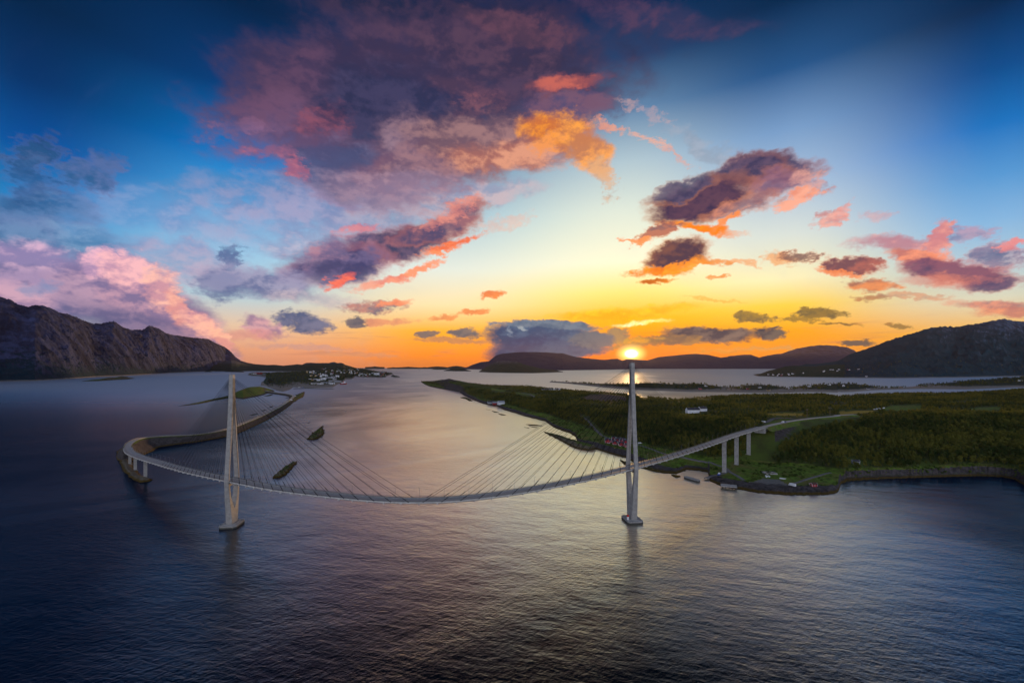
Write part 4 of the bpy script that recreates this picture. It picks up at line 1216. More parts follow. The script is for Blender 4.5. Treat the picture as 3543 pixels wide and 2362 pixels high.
# ------------------------------------------------------------------ road alignment: bridge deck and causeway
# (picture column, row, height of the roadway)
DECK = [c1(205, 780) + (17,), c1(212, 800) + (18,), c1(228, 818) + (19.5,), c1(280, 842) + (22.5,), c1(345, 866) + (25.5,), c1(450, 896) + (29,), c1(600, 939) + (33,), c1(750, 975) + (36,), c1(950, 1017) + (39,), c1(1100, 1047) + (41,), c1(1300, 1084) + (43,), c1(1500, 1114) + (44.5,), c1(1750, 1142) + (46,), c2(0, 1281) + (47,),
        c2(300, 1299) + (47.6,), c2(600, 1297) + (48,), c2(800, 1283) + (48.3,), c2(1000, 1261) + (48.5,), c2(1200, 1233) + (48.6,), c2(1400, 1198) + (48.6,), c2(1600, 1159) + (48.6,), c2(1800, 1117) + (48.6,), c2(2000, 1068) + (48.5,), c2(2110, 1040) + (48.5,),
        c3(800, 1001) + (48.4,), c3(900, 973) + (48.4,), c3(1100, 911) + (48.3,), c3(1300, 843) + (48.2,), c3(1400, 806) + (48.1,), c3(1530, 765) + (48,), c3(1640, 736) + (48,)]
deck_pts = [Vector(pt(*p)) for p in DECK]


def smooth_path(P, it=3):
    P = [p.copy() for p in P]
    for _ in range(it):
        Q = [P[0]] + [(P[i - 1] + P[i] * 2 + P[i + 1]) / 4 for i in range(1, len(P) - 1)] + [P[-1]]
        P = Q
    return P


def resample(P, step):
    out = [P[0].copy()]
    acc = 0.0
    for a, b in zip(P[:-1], P[1:]):
        L = (b - a).length
        while acc + L >= step:
            t = (step - acc) / L
            a = a + (b - a) * t
            out.append(a.copy())
            L = (b - a).length
            acc = 0.0
        acc += L
    if (out[-1] - P[-1]).length > step * 0.3:
        out.append(P[-1].copy())
    return out


deck_path = resample(smooth_path(catmull(deck_pts, 8), 10), 4.0)
print('deck length', sum((a - b).length for a, b in zip(deck_path[:-1], deck_path[1:])))


def frame(P, i):
    d = P[min(i + 1, len(P) - 1)] - P[max(i - 1, 0)]
    d.z = 0
    d.normalize()
    return d, Vector((-d.y, d.x, 0))        # along, left


def sweep(P, prof, mb, mi=0, closed=True):
    rings = []
    for i, p in enumerate(P):
        d, l = frame(P, i)
        rings.append([p + l * s + Vector((0, 0, z)) for s, z in prof])
    mb.loft(rings, mi, cap=closed)


bridge = empty('cable_stayed_bridge', (0, 0, 0))
tag(bridge, 'long curving concrete cable stayed bridge with two tall diamond pylons', 'bridge')
HWD = 5.2
mb = MB()
sweep(deck_path, [(-HWD, 0.35), (-HWD, -0.55), (-HWD + 1.5, -1.35), (HWD - 1.5, -1.35), (HWD, -0.55), (HWD, 0.35), (HWD - 0.35, 0.35), (HWD - 0.35, 0.0), (-HWD + 0.35, 0.0), (-HWD + 0.35, 0.35)], mb)
# cross-beams below the deck
for i in range(3, len(deck_path) - 2, 3):
    p = deck_path[i]; d, l = frame(deck_path, i)
    mb.box(p + Vector((0, 0, -0.95)), (0.7, HWD * 2 + 0.5, 1.1), math.atan2(d.y, d.x))
mb.obj('deck', M['deck_concrete'], bridge)
mb = MB()
sweep(deck_path, [(-3.9, 0.02), (3.9, 0.02), (3.9, 0.004), (-3.9, 0.004)], mb)
mb.obj('carriageway', M['pale_asphalt'], bridge)
mb = MB()
for side in (-3.6, 3.6):
    sweep(deck_path, [(side - 0.09, 0.028), (side + 0.09, 0.028), (side + 0.09, 0.022), (side - 0.09, 0.022)], mb)
for i in range(0, len(deck_path) - 1, 3):
    sweep(deck_path[i:i + 2], [(-0.09, 0.028), (0.09, 0.028), (0.09, 0.022), (-0.09, 0.022)], mb)
mb.obj('lane_marking', M['paint'], bridge)
for side in (-1, 1):
    mb = MB()
    for off, h in ((HWD - 0.18, 1.35), (HWD - 0.18, 0.95), (HWD - 0.18, 0.62)):
        sweep(deck_path, [(side * off - 0.05, h - 0.05), (side * off + 0.05, h - 0.05), (side * off + 0.05, h + 0.05), (side * off - 0.05, h + 0.05)], mb)
    fine = resample(deck_path, 2.0)
    for i in range(len(fine)):
        d, l = frame(fine, i)
        mb.box(fine[i] + l * (side * (HWD - 0.18)) + Vector((0, 0, 0.85)), (0.1, 0.1, 1.0), math.atan2(d.y, d.x))
    # inner crash barrier
    sweep(deck_path, [(side * 4.0 - 0.06, 0.5), (side * 4.0 + 0.06, 0.5), (side * 4.0 + 0.06, 0.8), (side * 4.0 - 0.06, 0.8)], mb)
    for i in range(0, len(fine), 2):
        d, l = frame(fine, i)
        mb.box(fine[i] + l * (side * 4.0) + Vector((0, 0, 0.3)), (0.12, 0.12, 0.6), math.atan2(d.y, d.x))
    mb.obj('railing', M['steel'], bridge)


def nearest(x_s):
    best = min(range(len(deck_path)), key=lambda i: abs(CX + deck_path[i].x / deck_path[i].y * F - x_s) + (1e4 if deck_path[i].z < 22 else 0))
    return best


# pylons ------------------------------------------------------------
def make_pylon(cx, cy, top, deckz, rz, lean=0.0):
    """transverse axis t, longitudinal axis a; diamond legs joined at foot and head"""
    ca, sa = math.cos(rz), math.sin(rz)
    A = Vector((ca, sa, 0)); Tv = Vector((-sa, ca, 0))

    def ring(z, t0, t1, la):
        ch = 0.28
        pts = [(-la / 2 + ch, t0), (la / 2 - ch, t0), (la / 2, t0 + ch), (la / 2, t1 - ch), (la / 2 - ch, t1), (-la / 2 + ch, t1), (-la / 2, t1 - ch), (-la / 2, t0 + ch)]
        return [Vector((cx, cy, z)) + A * a + Tv * t for a, t in pts]
    zv, zm = 15.0, top * 0.825
    base = MB()
    base.loft([ring(2.8, -5.2, 5.2, 5.2), ring(zv, -6.7, 6.7, 4.7)])
    hd = top
    head = MB()
    head.loft([ring(zm, -2.8, 2.8, 3.7), ring(zm + 8, -2.4, 2.4, 3.5), ring(hd, -2.2, 2.2, 3.3)])
    head.box(Vector((cx, cy, hd + 0.2)), (3.0, 3.6, 0.4), rz)
    for a, t in ((-1.3, -1.6), (1.3, -1.6), (1.3, 1.6), (-1.3, 1.6)):
        q = Vector((cx, cy, hd + 0.4)) + A * a + Tv * t
        head.tube(q, q + Vector((0, 0, 1.3)), 0.07, 5)
    head.tube(Vector((cx, cy, hd + 0.4)), Vector((cx, cy, hd + 2.6)), 0.09, 5)
    py = base.obj('pylon', M['concrete'], bridge)
    head.obj('pylon_head', M['concrete'], py)
    for s in (-1, 1):
        lg = MB()
        st_ = []
        for z, o, i_, la in ((zv - 0.02, 6.68, 0.02, 4.68), (deckz - 14, 8.5, 5.3, 4.1), (deckz, 9.9, 7.75, 3.7), (deckz + 14, 8.6, 6.6, 3.6), (deckz + 35, 6.0, 3.9, 3.6), (zm + 0.02, 2.78, 0.02, 3.68)):
            t0, t1 = (i_, o) if s > 0 else (-o, -i_)
            st_.append(ring(z, t0, t1, la))
        lg.loft(st_)
        lg.obj('leg', M['concrete'], py)
    xb = MB()
    xb.box(Vector((cx, cy, deckz - 2.75)), (2.6, 16.4, 1.9), rz)
    xb.obj('crossbeam', M['concrete'], py)
    ft = MB()
    L, Wd, ch = 7.2, 9.2, 2.0
    def fr(z, k=1.0):
        pts = [(-L + ch, -Wd), (L - ch, -Wd), (L, -Wd + ch), (L, Wd - ch), (L - ch, Wd), (-L + ch, Wd), (-L, Wd - ch), (-L, -Wd + ch)]
        return [Vector((cx, cy, z)) + A * (a * k) + Tv * (t * k) for a, t in pts]
    ft.loft([fr(-3), fr(2.2), fr(2.5, 0.98)])
    ft.loft([fr(2.48, 0.72), fr(2.9, 0.70)])
    ft.obj('footing', M['concrete'], py)
    return py, A, Tv


# left pylon
xA, xB = 808.0, 2196.0
iA, iB = nearest(806), nearest(2190)
pA, pB = deck_path[iA], deck_path[iB]
print('deck at A', pA, 'B', pB)
pyA, AA, TA = make_pylon(pA.x, pA.y, 132.0, pA.z, R(8))
pyB, AB, TB = make_pylon(pB.x, pB.y, 142.5, pB.z, R(8))

# stay cables -------------------------------------------------------
arc = [0.0]
for a, b in zip(deck_path[:-1], deck_path[1:]): arc.append(arc[-1] + (b - a).length)


def at_arc(s):
    s = max(0, min(arc[-1], s))
    i = max(0, min(len(arc) - 2, int(np.searchsorted(arc, s) - 1)))
    t = (s - arc[i]) / (arc[i + 1] - arc[i])
    p = deck_path[i].lerp(deck_path[i + 1], t)
    d, l = frame(deck_path, i)
    return p, d, l


cables = []
half = (arc[iB] - arc[iA]) / 2
NC = 16
for (i0, top, A_, T_, P0, sides) in ((iA, 132.0, AA, TA, pA, ((-1, 165.0), (1, half - 5))), (iB, 142.5, AB, TB, pB, ((-1, half - 5), (1, 172.0)))):
    zm = top * 0.825
    for sgn, reach in sides:
        for k in range(NC):
            s = arc[i0] + sgn * (12 + (reach - 12) * (k / (NC - 1)) ** 0.98)
            if s < 1 or s > arc[-1] - 1: continue
            p, d, l = at_arc(s)
            zt = zm - 1.0 + (top - 3.0 - zm + 1.0) * (k / (NC - 1)) ** 0.9
            for side in (-1, 1):
                q = p + l * (side * (HWD - 0.05)) + Vector((0, 0, 0.4))
                tt = Vector((P0.x, P0.y, zt)) + A_ * (sgn * 1.7) + T_ * (side * 1.2)
                cables.append((q, tt))
# the hundred that show largest are parts of their own, the rest one part
cables.sort(key=lambda c: -((c[0] - c[1]).length / c[0].y))
rest = MB()
for n_, (q, tt) in enumerate(cables):
    m_ = MB() if n_ < 100 else rest
    dvec = (tt - q).normalized()
    prev_ = None
    L = (tt - q).length
    pts_ = []
    for k in range(5):
        t_ = k / 4
        c_ = q.lerp(tt, t_)
        c_.z -= 4 * t_ * (1 - t_) * L * 0.006       # slight sag
        pts_.append(c_)
    for a, b in zip(pts_[:-1], pts_[1:]): m_.tube(a, b, 0.1, 5)
    m_.tube(q - dvec * 0.6, q + dvec * 5.0, 0.22, 6, mi=0)
    if n_ < 100:
        m_.obj('stay_cable', M['cable'], bridge)
o = rest.obj('stay_cable', M['cable'], bridge)
o['kind'] = 'stuff'

# piers --------------------------------------------------------------
def pier(xtop, ytop_, zb, w=(2.6, 4.2), foot=True, ypx=None):
    # nearest deck point whose column matches
    cand = [i for i in range(len(deck_path)) if (deck_path[i].z < 30) == (xtop < 1000)]
    i = min(cand, key=lambda i: abs(CX + deck_path[i].x / deck_path[i].y * F - xtop) + 0.35 * abs(HY + (CAM_H - deck_path[i].z) / deck_path[i].y * F - ytop_))
    p = deck_path[i]; d, l = frame(deck_path, i)
    rz = math.atan2(d.y, d.x)
    m_ = MB()
    m_.box((p.x, p.y, (p.z - 1.4 + zb) / 2), (w[0], w[1], p.z - 1.4 - zb + 0.02), rz)
    m_.box((p.x, p.y, p.z - 1.95), (w[0] + 1.4, w[1] + 2.4, 1.1), rz)
    m_.box((p.x, p.y, zb + 0.2), (w[0] + 2.0, w[1] + 2.0, 1.6), rz)
    m_.obj('pier', M['concrete'], bridge)
    print('pier', p)
    return p


piers_l = [pier(c1(343, 0)[0], c1(0, 866)[1], 0.5, (2.0, 3.2)), pier(c1(266, 0)[0], c1(0, 838)[1], 0.5, (2.0, 3.2)), pier(c1(222, 0)[0], c1(0, 812)[1], 0.8, (2.0, 3.2)), pier(c1(204, 0)[0], c1(0, 785)[1], 1.0, (2.0, 3.2))]
for q in ((2506, 1512), (2547, 1496), (2589, 1481)):
    cand = [i for i in range(len(deck_path)) if deck_path[i].x > 100]
    i = min(cand, key=lambda i: abs(CX + deck_path[i].x / deck_path[i].y * F - q[0]))
    gz = ground(deck_path[i].x, deck_path[i].y, 2.0)
    pier(q[0], q[1], gz - 1.0, (2.2, 4.6))
# abutment where the deck lands on the hillside
pe = deck_path[-1]; d, l = frame(deck_path, len(deck_path) - 1)
m_ = MB()
m_.box(pe - d * 2 + Vector((0, 0, -4.6)), (6, 13.5, 6.4), math.atan2(d.y, d.x))
for s in (-1, 1): m_.box(pe + d * 3 + l * (s * 6.4) + Vector((0, 0, -2.6)), (12, 0.6, 5.0), math.atan2(d.y, d.x))
m_.obj('abutment', M['concrete'], bridge)

# ------------------------------------------------------------------ causeway
CW = [c1(205, 780) + (17,), c1(207, 765) + (16.8,), c1(222, 745) + (16.5,), c1(270, 718) + (16.3,), c1(350, 700) + (16,), c1(500, 688) + (14.5,), c1(600, 685) + (12.8,), c1(700, 680) + (11.5,), c1(800, 669) + (10.5,), c1(900, 654) + (10,), c1(1000, 630) + (9.5,), c1(1100, 593) + (9.2,), c1(1250, 530) + (9,), c1(1330, 490) + (8.6,), c1(1400, 452) + (8.2,), c1(1450, 418) + (7.6,), c1(1480, 396) + (7.2,), c1(1490, 380) + (7,), c1(1465, 368) + (7,), c1(1400, 358) + (7,), c1(1340, 350) + (7,), c1(1290, 343) + (8,), c1(1262, 336) + (9,)]
cw_path = resample(smooth_path(catmull([Vector(pt(*p)) for p in CW], 8), 4), 5.0)
print('causeway', cw_path[0], cw_path[-1], len(cw_path))
prof = [(-1.0, -2.0)]
n = len(cw_path)
ns = 25
X = np.zeros((n, ns)); Y = np.zeros((n, ns)); Z = np.zeros((n, ns))
for i, p in enumerate(cw_path):
    d, l = frame(cw_path, i)
    hwz = 5.4
    slope = 1.45 * min(1.0, 0.30 + i * 5.0 / 80.0)
    for j in range(ns):
        s = -1 + 2 * j / (ns - 1)
        sl2 = slope if s <= 0 else 1.45 * min(1.0, 0.25 + i * 5.0 / 300.0)
        tot = hwz + (p.z + 2.0) * sl2
        r = abs(s) * tot
        X[i, j] = p.x + l.x * np.sign(s) * r; Y[i, j] = p.y + l.y * np.sign(s) * r
        Z[i, j] = (p.z - 0.25) if r < hwz else p.z - 0.25 - (r - hwz) / sl2
# the embankment's head slopes down into the water under the bridge end
d0, _l = frame(cw_path, 0)
ex = np.arange(30, 0, -3.0)
X = np.concatenate([X[:1] - d0.x * e - 0 * X[:1] for e in ex] + [X]); Y = np.concatenate([Y[:1] - d0.y * e for e in ex] + [Y])
Z = np.concatenate([np.maximum(Z[:1] - e / 1.35, -2.5) for e in ex] + [Z])
rough_ = np.clip((np.abs(np.linspace(-1, 1, ns))[None, :] * (5.4 + 20) - 6) / 4, 0, 1)
Z += rough_ * (1.6 * fbm(X / 6, Y / 6, 4, 0.6) + 1.1 * fbm(X / 1.6, Y / 1.6, 2))
cz = np.broadcast_to(Z[:, ns // 2][:, None], Z.shape)
em = grid_mesh('causeway', X, Y, Z, M['land'], {'grass': (Z > cz * 0.55) * 0.35 * (cz > 12), 'dry': X * 0, 'gravel': X * 0, 'rock': sm(0.0, 1.0, (cz - Z) / 3) * (0.45 + 0.55 * (Z < cz * 0.5))}, smooth=False)
tag(em, kind='structure')
mb = MB()
sweep(cw_path, [(-3.9, 0.02), (3.9, 0.02), (3.9, -0.2), (-3.9, -0.2)], mb)
rd = mb.obj('road', M['pale_asphalt'])
tag(rd, kind='structure')
for nm_, side in (('guard_rail', -1), ('guard_rail', 1)):
    mb = MB()
    sweep(cw_path, [(side * 4.6 - 0.06, 0.45), (side * 4.6 + 0.06, 0.45), (side * 4.6 + 0.06, 0.8), (side * 4.6 - 0.06, 0.8)], mb)
    for i in range(0, len(cw_path)):
        mb.box(cw_path[i] + frame(cw_path, i)[1] * (side * 4.6) + Vector((0, 0, 0.1)), (0.12, 0.12, 0.9))
    o = mb.obj(nm_, M['steel'])
    tag(o, 'steel guard rail along the %s edge of the causeway road' % ('sea facing outer' if side > 0 else 'bridge facing inner'), 'guard rail')
mound('spit', [p1(1400, 462, 3.0, 10), p1(1445, 432, 4, 16), p1(1490, 398, 4.5, 26), p1(1520, 380, 5, 30), p1(1548, 362, 3, 22), p1(1574, 346, 0.3, 5)], M['islet'], ragged=0.3, rough=1.4)
# rock mole carrying the left piers
mole = mound('mole', [p1(160, 785, 0.6, 5), p1(172, 800, 4.0, 10), p1(183, 860, 3.0, 9), p1(205, 915, 3.0, 9), p1(240, 965, 2.8, 8), p1(290, 1000, 2.6, 8), p1(345, 1022, 2.6, 10), p1(392, 1032, 0.3, 4)], M['rubble'], rough=1.8, ragged=0.3, per=14)

# ------------------------------------------------------------------ roads and tracks on the headland
def drape(name, pts_px, w, mat, per=8, lift=0.25):
    P = [Vector(on_land(*q)) for q in pts_px]
    P = resample(smooth_path(catmull(P, per), 2), 4.0)
    v, f = [], []
    for i, p in enumerate(P):
        d, l = frame(P, i)
        zs = [ground(p.x + l.x * s, p.y + l.y * s, p.z) for s in (-w / 2, 0, w / 2)]
        z = max(zs) + lift
        for s in (-w / 2 - 0.8, -w / 2, w / 2, w / 2 + 0.8):
            v.append((p.x + l.x * s, p.y + l.y * s, z - (1.6 if abs(s) > w / 2 else 0)))
    for i in range(len(P) - 1):
        for j in range(3):
            f.append((i * 4 + j, i * 4 + j + 1, i * 4 + j + 5, i * 4 + j + 4))
    o = mesh_obj(name, v, f, mat)
    tag(o, kind='structure')
    return P


# plateau highway on from the bridge end (keeps its own graded height)
HW = [deck_path[-1], Vector(pt(*c3(1720, 716), 48)), Vector(pt(*c3(1800, 699), 48)), Vector(pt(*c3(1900, 681), 48)), Vector(pt(*c3(2000, 668), 48)), Vector(pt(*c3(2100, 657), 48)), Vector(pt(*c3(2240, 645), 48)), Vector(pt(*c4(600, 690), 48)), Vector(pt(*c4(760, 683), 48))]
hw_path = resample(smooth_path(catmull(HW, 8), 3), 5.0)
mb = MB()
sweep(hw_path, [(-4.2, 0.02), (4.2, 0.02), (4.2, -0.3), (-4.2, -0.3)], mb)
tag(mb.obj('road', M['pale_asphalt']), kind='structure')
ns = 13
n = len(hw_path)
X = np.zeros((n, ns)); Y = np.zeros((n, ns)); Z = np.zeros((n, ns))
for i, p in enumerate(hw_path):
    d, l = frame(hw_path, i)
    for j in range(ns):
        s = -1 + 2 * j / (ns - 1)
        r = abs(s) * 15
        X[i, j] = p.x + l.x * np.sign(s) * r; Y[i, j] = p.y + l.y * np.sign(s) * r
        Z[i, j] = p.z - 0.22 - max(0, r - 6) * 0.55
verge = grid_mesh('verge', X, Y, Z, M['land'], {'grass': X * 0 + 0.8, 'dry': X * 0 + 0.2, 'gravel': X * 0, 'rock': X * 0})
tag(verge, kind='structure')
drape('road', [c3(1655, 700), c3(1700, 688), c3(1740, 668), c3(1840, 664), c3(1900, 672)], 6, M['asphalt'], lift=0.6)
TRACKS = [
    drape('track', [c3(250, 648), c3(300, 684), c3(340, 730), c3(390, 780), c3(450, 815), c3(540, 838), c3(640, 856), c3(720, 878), c3(800, 905), c3(880, 935), c3(960, 958), c3(1060, 972), c3(1150, 992), c3(1230, 1008), c3(1310, 1030), c3(1370, 1050), c3(1400, 1080), c3(1440, 1100), c3(1480, 1125), c3(1510, 1145)], 4.0, M['gravel']),
    drape('track', [c3(1380, 1060), c3(1370, 1085), c3(1320, 1100), c3(1250, 1115), c3(1210, 1128)], 3.6, M['gravel']),
    drape('track', [c2(1325, 500), c2(1340, 495), c2(1300, 478), c2(1240, 468)], 5, M['gravel'], lift=0.5),
    drape('track', [c3(1880, 1175), c3(1960, 1150), c3(2060, 1118), c3(2120, 1100), c3(2180, 1085)], 3.0, M['gravel']),
]

# ------------------------------------------------------------------ trees
def trunk_mesh(h, r, lean=0.0, limbs=4, seed=0):
    rnd = random.Random(seed)
    mb = MB()
    prev_ = Vector((0, 0, -0.4)); pr = r * 1.3
    for k in range(1, 6):
        q = Vector((lean * k + rnd.uniform(-.1, .1), rnd.uniform(-.1, .1), h * k / 5 * 0.9))
        r2 = r * (1 - k / 5.6)
        mb.tube(prev_, q, pr, 5, r2)
        if 2 <= k <= 4:
            for _ in range(limbs // 2):
                a = rnd.uniform(0, 6.28)
                e = q + Vector((math.cos(a), math.sin(a), 0.8)) * h * 0.16
                mb.tube(q, e, r2 * 0.5, 4, r2 * 0.15)
        prev_, pr = q, r2
    return mb


def birch_crown(h, seed, n=90):
    rnd = random.Random(seed)
    mb = MB()
    cl = [(Vector((rnd.uniform(-.16, .16) * h, rnd.uniform(-.16, .16) * h, h * rnd.uniform(.38, .86))), h * rnd.uniform(.12, .2)) for _ in range(9)]
    for i in range(n):
        c, r = rnd.choice(cl)
        d = Vector((rnd.gauss(0, 1), rnd.gauss(0, 1), rnd.gauss(0, .9))).normalized()
        p = c + d * r * rnd.uniform(.6, 1.1)
        s = h * rnd.uniform(.045, .085)
        nrm = (d + Vector((rnd.uniform(-.6, .6), rnd.uniform(-.6, .6), rnd.uniform(-.2, .8)))).normalized()
        u = nrm.orthogonal().normalized(); w = nrm.cross(u)
        a = rnd.uniform(0, 6.28)
        u, w = u * math.cos(a) + w * math.sin(a), w * math.cos(a) - u * math.sin(a)
        mb.add([p - u * s - w * s * .7, p + u * s * .9 - w * s, p + u * s + w * s * .8 + nrm * s * .4, p - u * s * .7 + w * s], [(0, 1, 2, 3)])
    return mb


def spruce_crown(h, seed, tiers=9):
    rnd = random.Random(seed)
    mb = MB()
    for t in range(tiers):
        z = h * (0.12 + 0.82 * t / tiers)
        r = h * 0.2 * (1 - t / (tiers + 0.5)) * rnd.uniform(.85, 1.1)
        nb = 9 if t < 6 else 6
        off = rnd.uniform(0, 6)
        for b in range(nb):
            a = off + 6.283 * b / nb + rnd.uniform(-.15, .15)
            rr_ = r * rnd.uniform(.7, 1.15)
            wv_ = 6.283 / nb * .42
            top = Vector((0, 0, z + h * .12))
            mb.add([top, Vector((math.cos(a - wv_) * rr_ * .8, math.sin(a - wv_) * rr_ * .8, z)), Vector((math.cos(a) * rr_ * 1.1, math.sin(a) * rr_ * 1.1, z - h * .03)), Vector((math.cos(a + wv_) * rr_ * .8, math.sin(a + wv_) * rr_ * .8, z))], [(0, 1, 2), (0, 2, 3)])
    return mb


def shrub_crown(seed, n=36):
    rnd = random.Random(seed)
    mb = MB()
    for i in range(n):
        d = Vector((rnd.gauss(0, 1), rnd.gauss(0, 1), abs(rnd.gauss(0, .7)))).normalized()
        p = Vector((d.x * 1.3, d.y * 1.3, d.z * 1.3 + .2)) * rnd.uniform(.5, 1)
        s = rnd.uniform(.25, .45)
        u = d.orthogonal().normalized(); w = d.cross(u)
        mb.add([p - u * s - w * s, p + u * s - w * s, p + u * s + w * s, p - u * s + w * s], [(0, 1, 2, 3)])
    return mb


variants = []      # (kind, trunk mesh builder, crown mesh builder)
proto_col = bpy.data.collections.new('tree_kinds')
NB, NS = 5, 3
for i in range(NB):
    variants.append(('birch', trunk_mesh(9, .13, random.uniform(-.1, .1), 4, i), birch_crown(9.5, 50 + i), 'birch_leaf'))
for i in range(NS):
    variants.append(('spruce', trunk_mesh(10, .14, 0, 0, i), spruce_crown(10.5, 80 + i), 'spruce_leaf'))
for i in range(3):
    variants.append(('shrub', trunk_mesh(1.2, .05, 0, 2, i), shrub_crown(90 + i), 'bush_leaf'))
for k, tb, cb, lf in variants:
    mb = MB(); mb.add(tb.v, tb.f, 0); mb.add(cb.v, cb.f, 1)
    me = bpy.data.meshes.new(k)
    me.from_pydata(mb.v, [], mb.f)
    me.materials.append(M['trunk']); me.materials.append(M[lf])
    me.polygons.foreach_set('material_index', mb.m)
    ob = bpy.data.objects.new('tree_kind_%02d' % len(proto_col.objects), me)
    proto_col.objects.link(ob)

NG = bpy.data.node_groups.new('scatter', 'GeometryNodeTree')
NG.interface.new_socket('Geometry', in_out='INPUT', socket_type='NodeSocketGeometry')
NG.interface.new_socket('Geometry', in_out='OUTPUT', socket_type='NodeSocketGeometry')
gi = NG.nodes.new('NodeGroupInput'); go = NG.nodes.new('NodeGroupOutput')
ci_ = NG.nodes.new('GeometryNodeCollectionInfo')
ci_.inputs['Collection'].default_value = proto_col
ci_.inputs['Separate Children'].default_value = True
ci_.inputs['Reset Children'].default_value = True
iop = NG.nodes.new('GeometryNodeInstanceOnPoints')
iop.inputs['Pick Instance'].default_value = True
def nattr(nm, dt):
    a = NG.nodes.new('GeometryNodeInputNamedAttribute'); a.data_type = dt; a.inputs[0].default_value = nm
    return a.outputs['Attribute']
NG.links.new(gi.outputs[0], iop.inputs['Points'])
NG.links.new(ci_.outputs[0], iop.inputs['Instance'])
NG.links.new(nattr('idx', 'INT'), iop.inputs['Instance Index'])
NG.links.new(nattr('rot', 'FLOAT_VECTOR'), iop.inputs['Rotation'])
NG.links.new(nattr('scl', 'FLOAT_VECTOR'), iop.inputs['Scale'])
NG.links.new(iop.outputs[0], go.inputs[0])


def scatter(name, P, idx, scl, label, cat):
    n = len(P)
    me = bpy.data.meshes.new(name)
    me.vertices.add(n)
    me.vertices.foreach_set('co', np.asarray(P, np.float32).ravel())
    a = me.attributes.new('idx', 'INT', 'POINT'); a.data.foreach_set('value', np.asarray(idx, np.int32))
    rs_ = np.random.RandomState(5)
    rot = np.zeros((n, 3), np.float32); rot[:, 2] = rs_.uniform(0, 6.28, n); rot[:, 0] = rs_.normal(0, .03, n)
    a = me.attributes.new('rot', 'FLOAT_VECTOR', 'POINT'); a.data.foreach_set('vector', rot.ravel())
    a = me.attributes.new('scl', 'FLOAT_VECTOR', 'POINT'); a.data.foreach_set('vector', np.asarray(scl, np.float32).ravel())
    o = bpy.data.objects.new(name, me)
    COL.objects.link(o)
    md = o.modifiers.new('scatter', 'NODES'); md.node_group = NG
    tag(o, label, cat, None, 'stuff')
    return o


def sample_grid(X, Y, Z, T, keep, dens, rs_, extra=None):
    """random points on the grid's cells, dens = points per square metre (array over cells)"""
    ax = X[:-1, 1:] - X[:-1, :-1]; ay = Y[:-1, 1:] - Y[:-1, :-1]
    bx = X[1:, :-1] - X[:-1, :-1]; by = Y[1:, :-1] - Y[:-1, :-1]
    area = np.abs(ax * by - ay * bx)
    lam = area * dens * keep[:-1, :-1]
    cnt = rs_.poisson(lam)
    i, j = np.nonzero(cnt)
    i = np.repeat(i, cnt[cnt > 0]); j = np.repeat(j, cnt[cnt > 0])
    u = rs_.uniform(0, 1, len(i)); v = rs_.uniform(0, 1, len(i))
    def bl(A):
        return A[i, j] * (1 - u) * (1 - v) + A[i, j + 1] * u * (1 - v) + A[i + 1, j] * (1 - u) * v + A[i + 1, j + 1] * u * v
    return np.stack([bl(X), bl(Y), bl(Z)], 1), i, j


rs1 = np.random.RandomState(3)
allow = (HT > 3.02) & (HT < 5.97) & (~fieldmask) & (~dr_m) & (~gv_m) & (~rk_m) & (HZ > 2)
glade = fbm(HX / 70, HYg / 70, 3)
allow &= (glade < 0.26) | (HT < 3.9)
dens = np.interp(HT[:-1, :-1], [3.0, 3.15, 4, 4.3, 5, 6], [0.03, 0.058, 0.056, 0.034, 0.024, 0.026])
dens = dens * np.interp(HX[:-1, :-1], [-400, 0, 200], [0.35, 0.6, 1.0])
TP, ti, tj = sample_grid(HX, HYg, HZ, HT, allow.astype(float), dens, rs1)
# keep the roads, tracks and house plots clear
clear_pts = []
for P_ in TRACKS + [hw_path]:
    w_ = 16 if P_ is hw_path else 5
    clear_pts += [(p.x, p.y, w_) for p in P_]
    if P_ is hw_path:
        for b_ in (18, 34, 50): clear_pts += [(p.x * (1 - b_ / p.length), p.y * (1 - b_ / p.length), 13) for p in P_]
for q in ((2380, 1428), (2400, 1428), (2425, 1424), (2440, 1422)):
    e_ = on_land(*q)
    for b_ in (0, 16, 32, 48): clear_pts.append((e_[0] * (1 - b_ / e_[1]), e_[1] - b_, 14))
clear_pts += [(p[0], p[1], 15) for p in [on_land(2395, 1425), on_land(2425, 1420), on_land(2637, 1462), on_land(2660, 1455), on_land(2680, 1450), on_land(*c4(763, 1088))]]
for q in ((2506, 1512), (2547, 1496), (2589, 1481)):
    i_ = min([i for i in range(len(deck_path)) if deck_path[i].x > 100], key=lambda i: abs(CX + deck_path[i].x / deck_path[i].y * F - q[0]))
    clear_pts.append((deck_path[i_].x, deck_path[i_].y, 7))
clear_pts += [(p.x, p.y, 9) for p in deck_path[-14:]]
cp = np.array(clear_pts)
ok = np.ones(len(TP), bool)
for a in range(0, len(TP), 4000):
    d2 = (TP[a:a + 4000, None, 0] - cp[None, :, 0]) ** 2 + (TP[a:a + 4000, None, 1] - cp[None, :, 1]) ** 2
    ok[a:a + 4000] = (d2 > cp[None, :, 2] ** 2).all(1)
TP, ti, tj = TP[ok], ti[ok], tj[ok]
spr = fbm(TP[:, 0] / 120 + 7, TP[:, 1] / 120, 3)
is_spr = (rs1.uniform(0, 1, len(TP)) < np.where(spr > 0.1, 0.5, 0.06) * np.where(HT[ti, tj] > 4.6, 1.6, 0.5))
sc_ = rs1.uniform(0.5, 1.1, len(TP)) ** 1.2 * np.where(HT[ti, tj] > 4.2, 0.8, 1.0) * np.interp(TP[:, 0], [-450, -150, 150], [0.55, 0.65, 1.0])
idx = np.where(is_spr, NB + rs1.randint(0, NS, len(TP)), rs1.randint(0, NB, len(TP)))
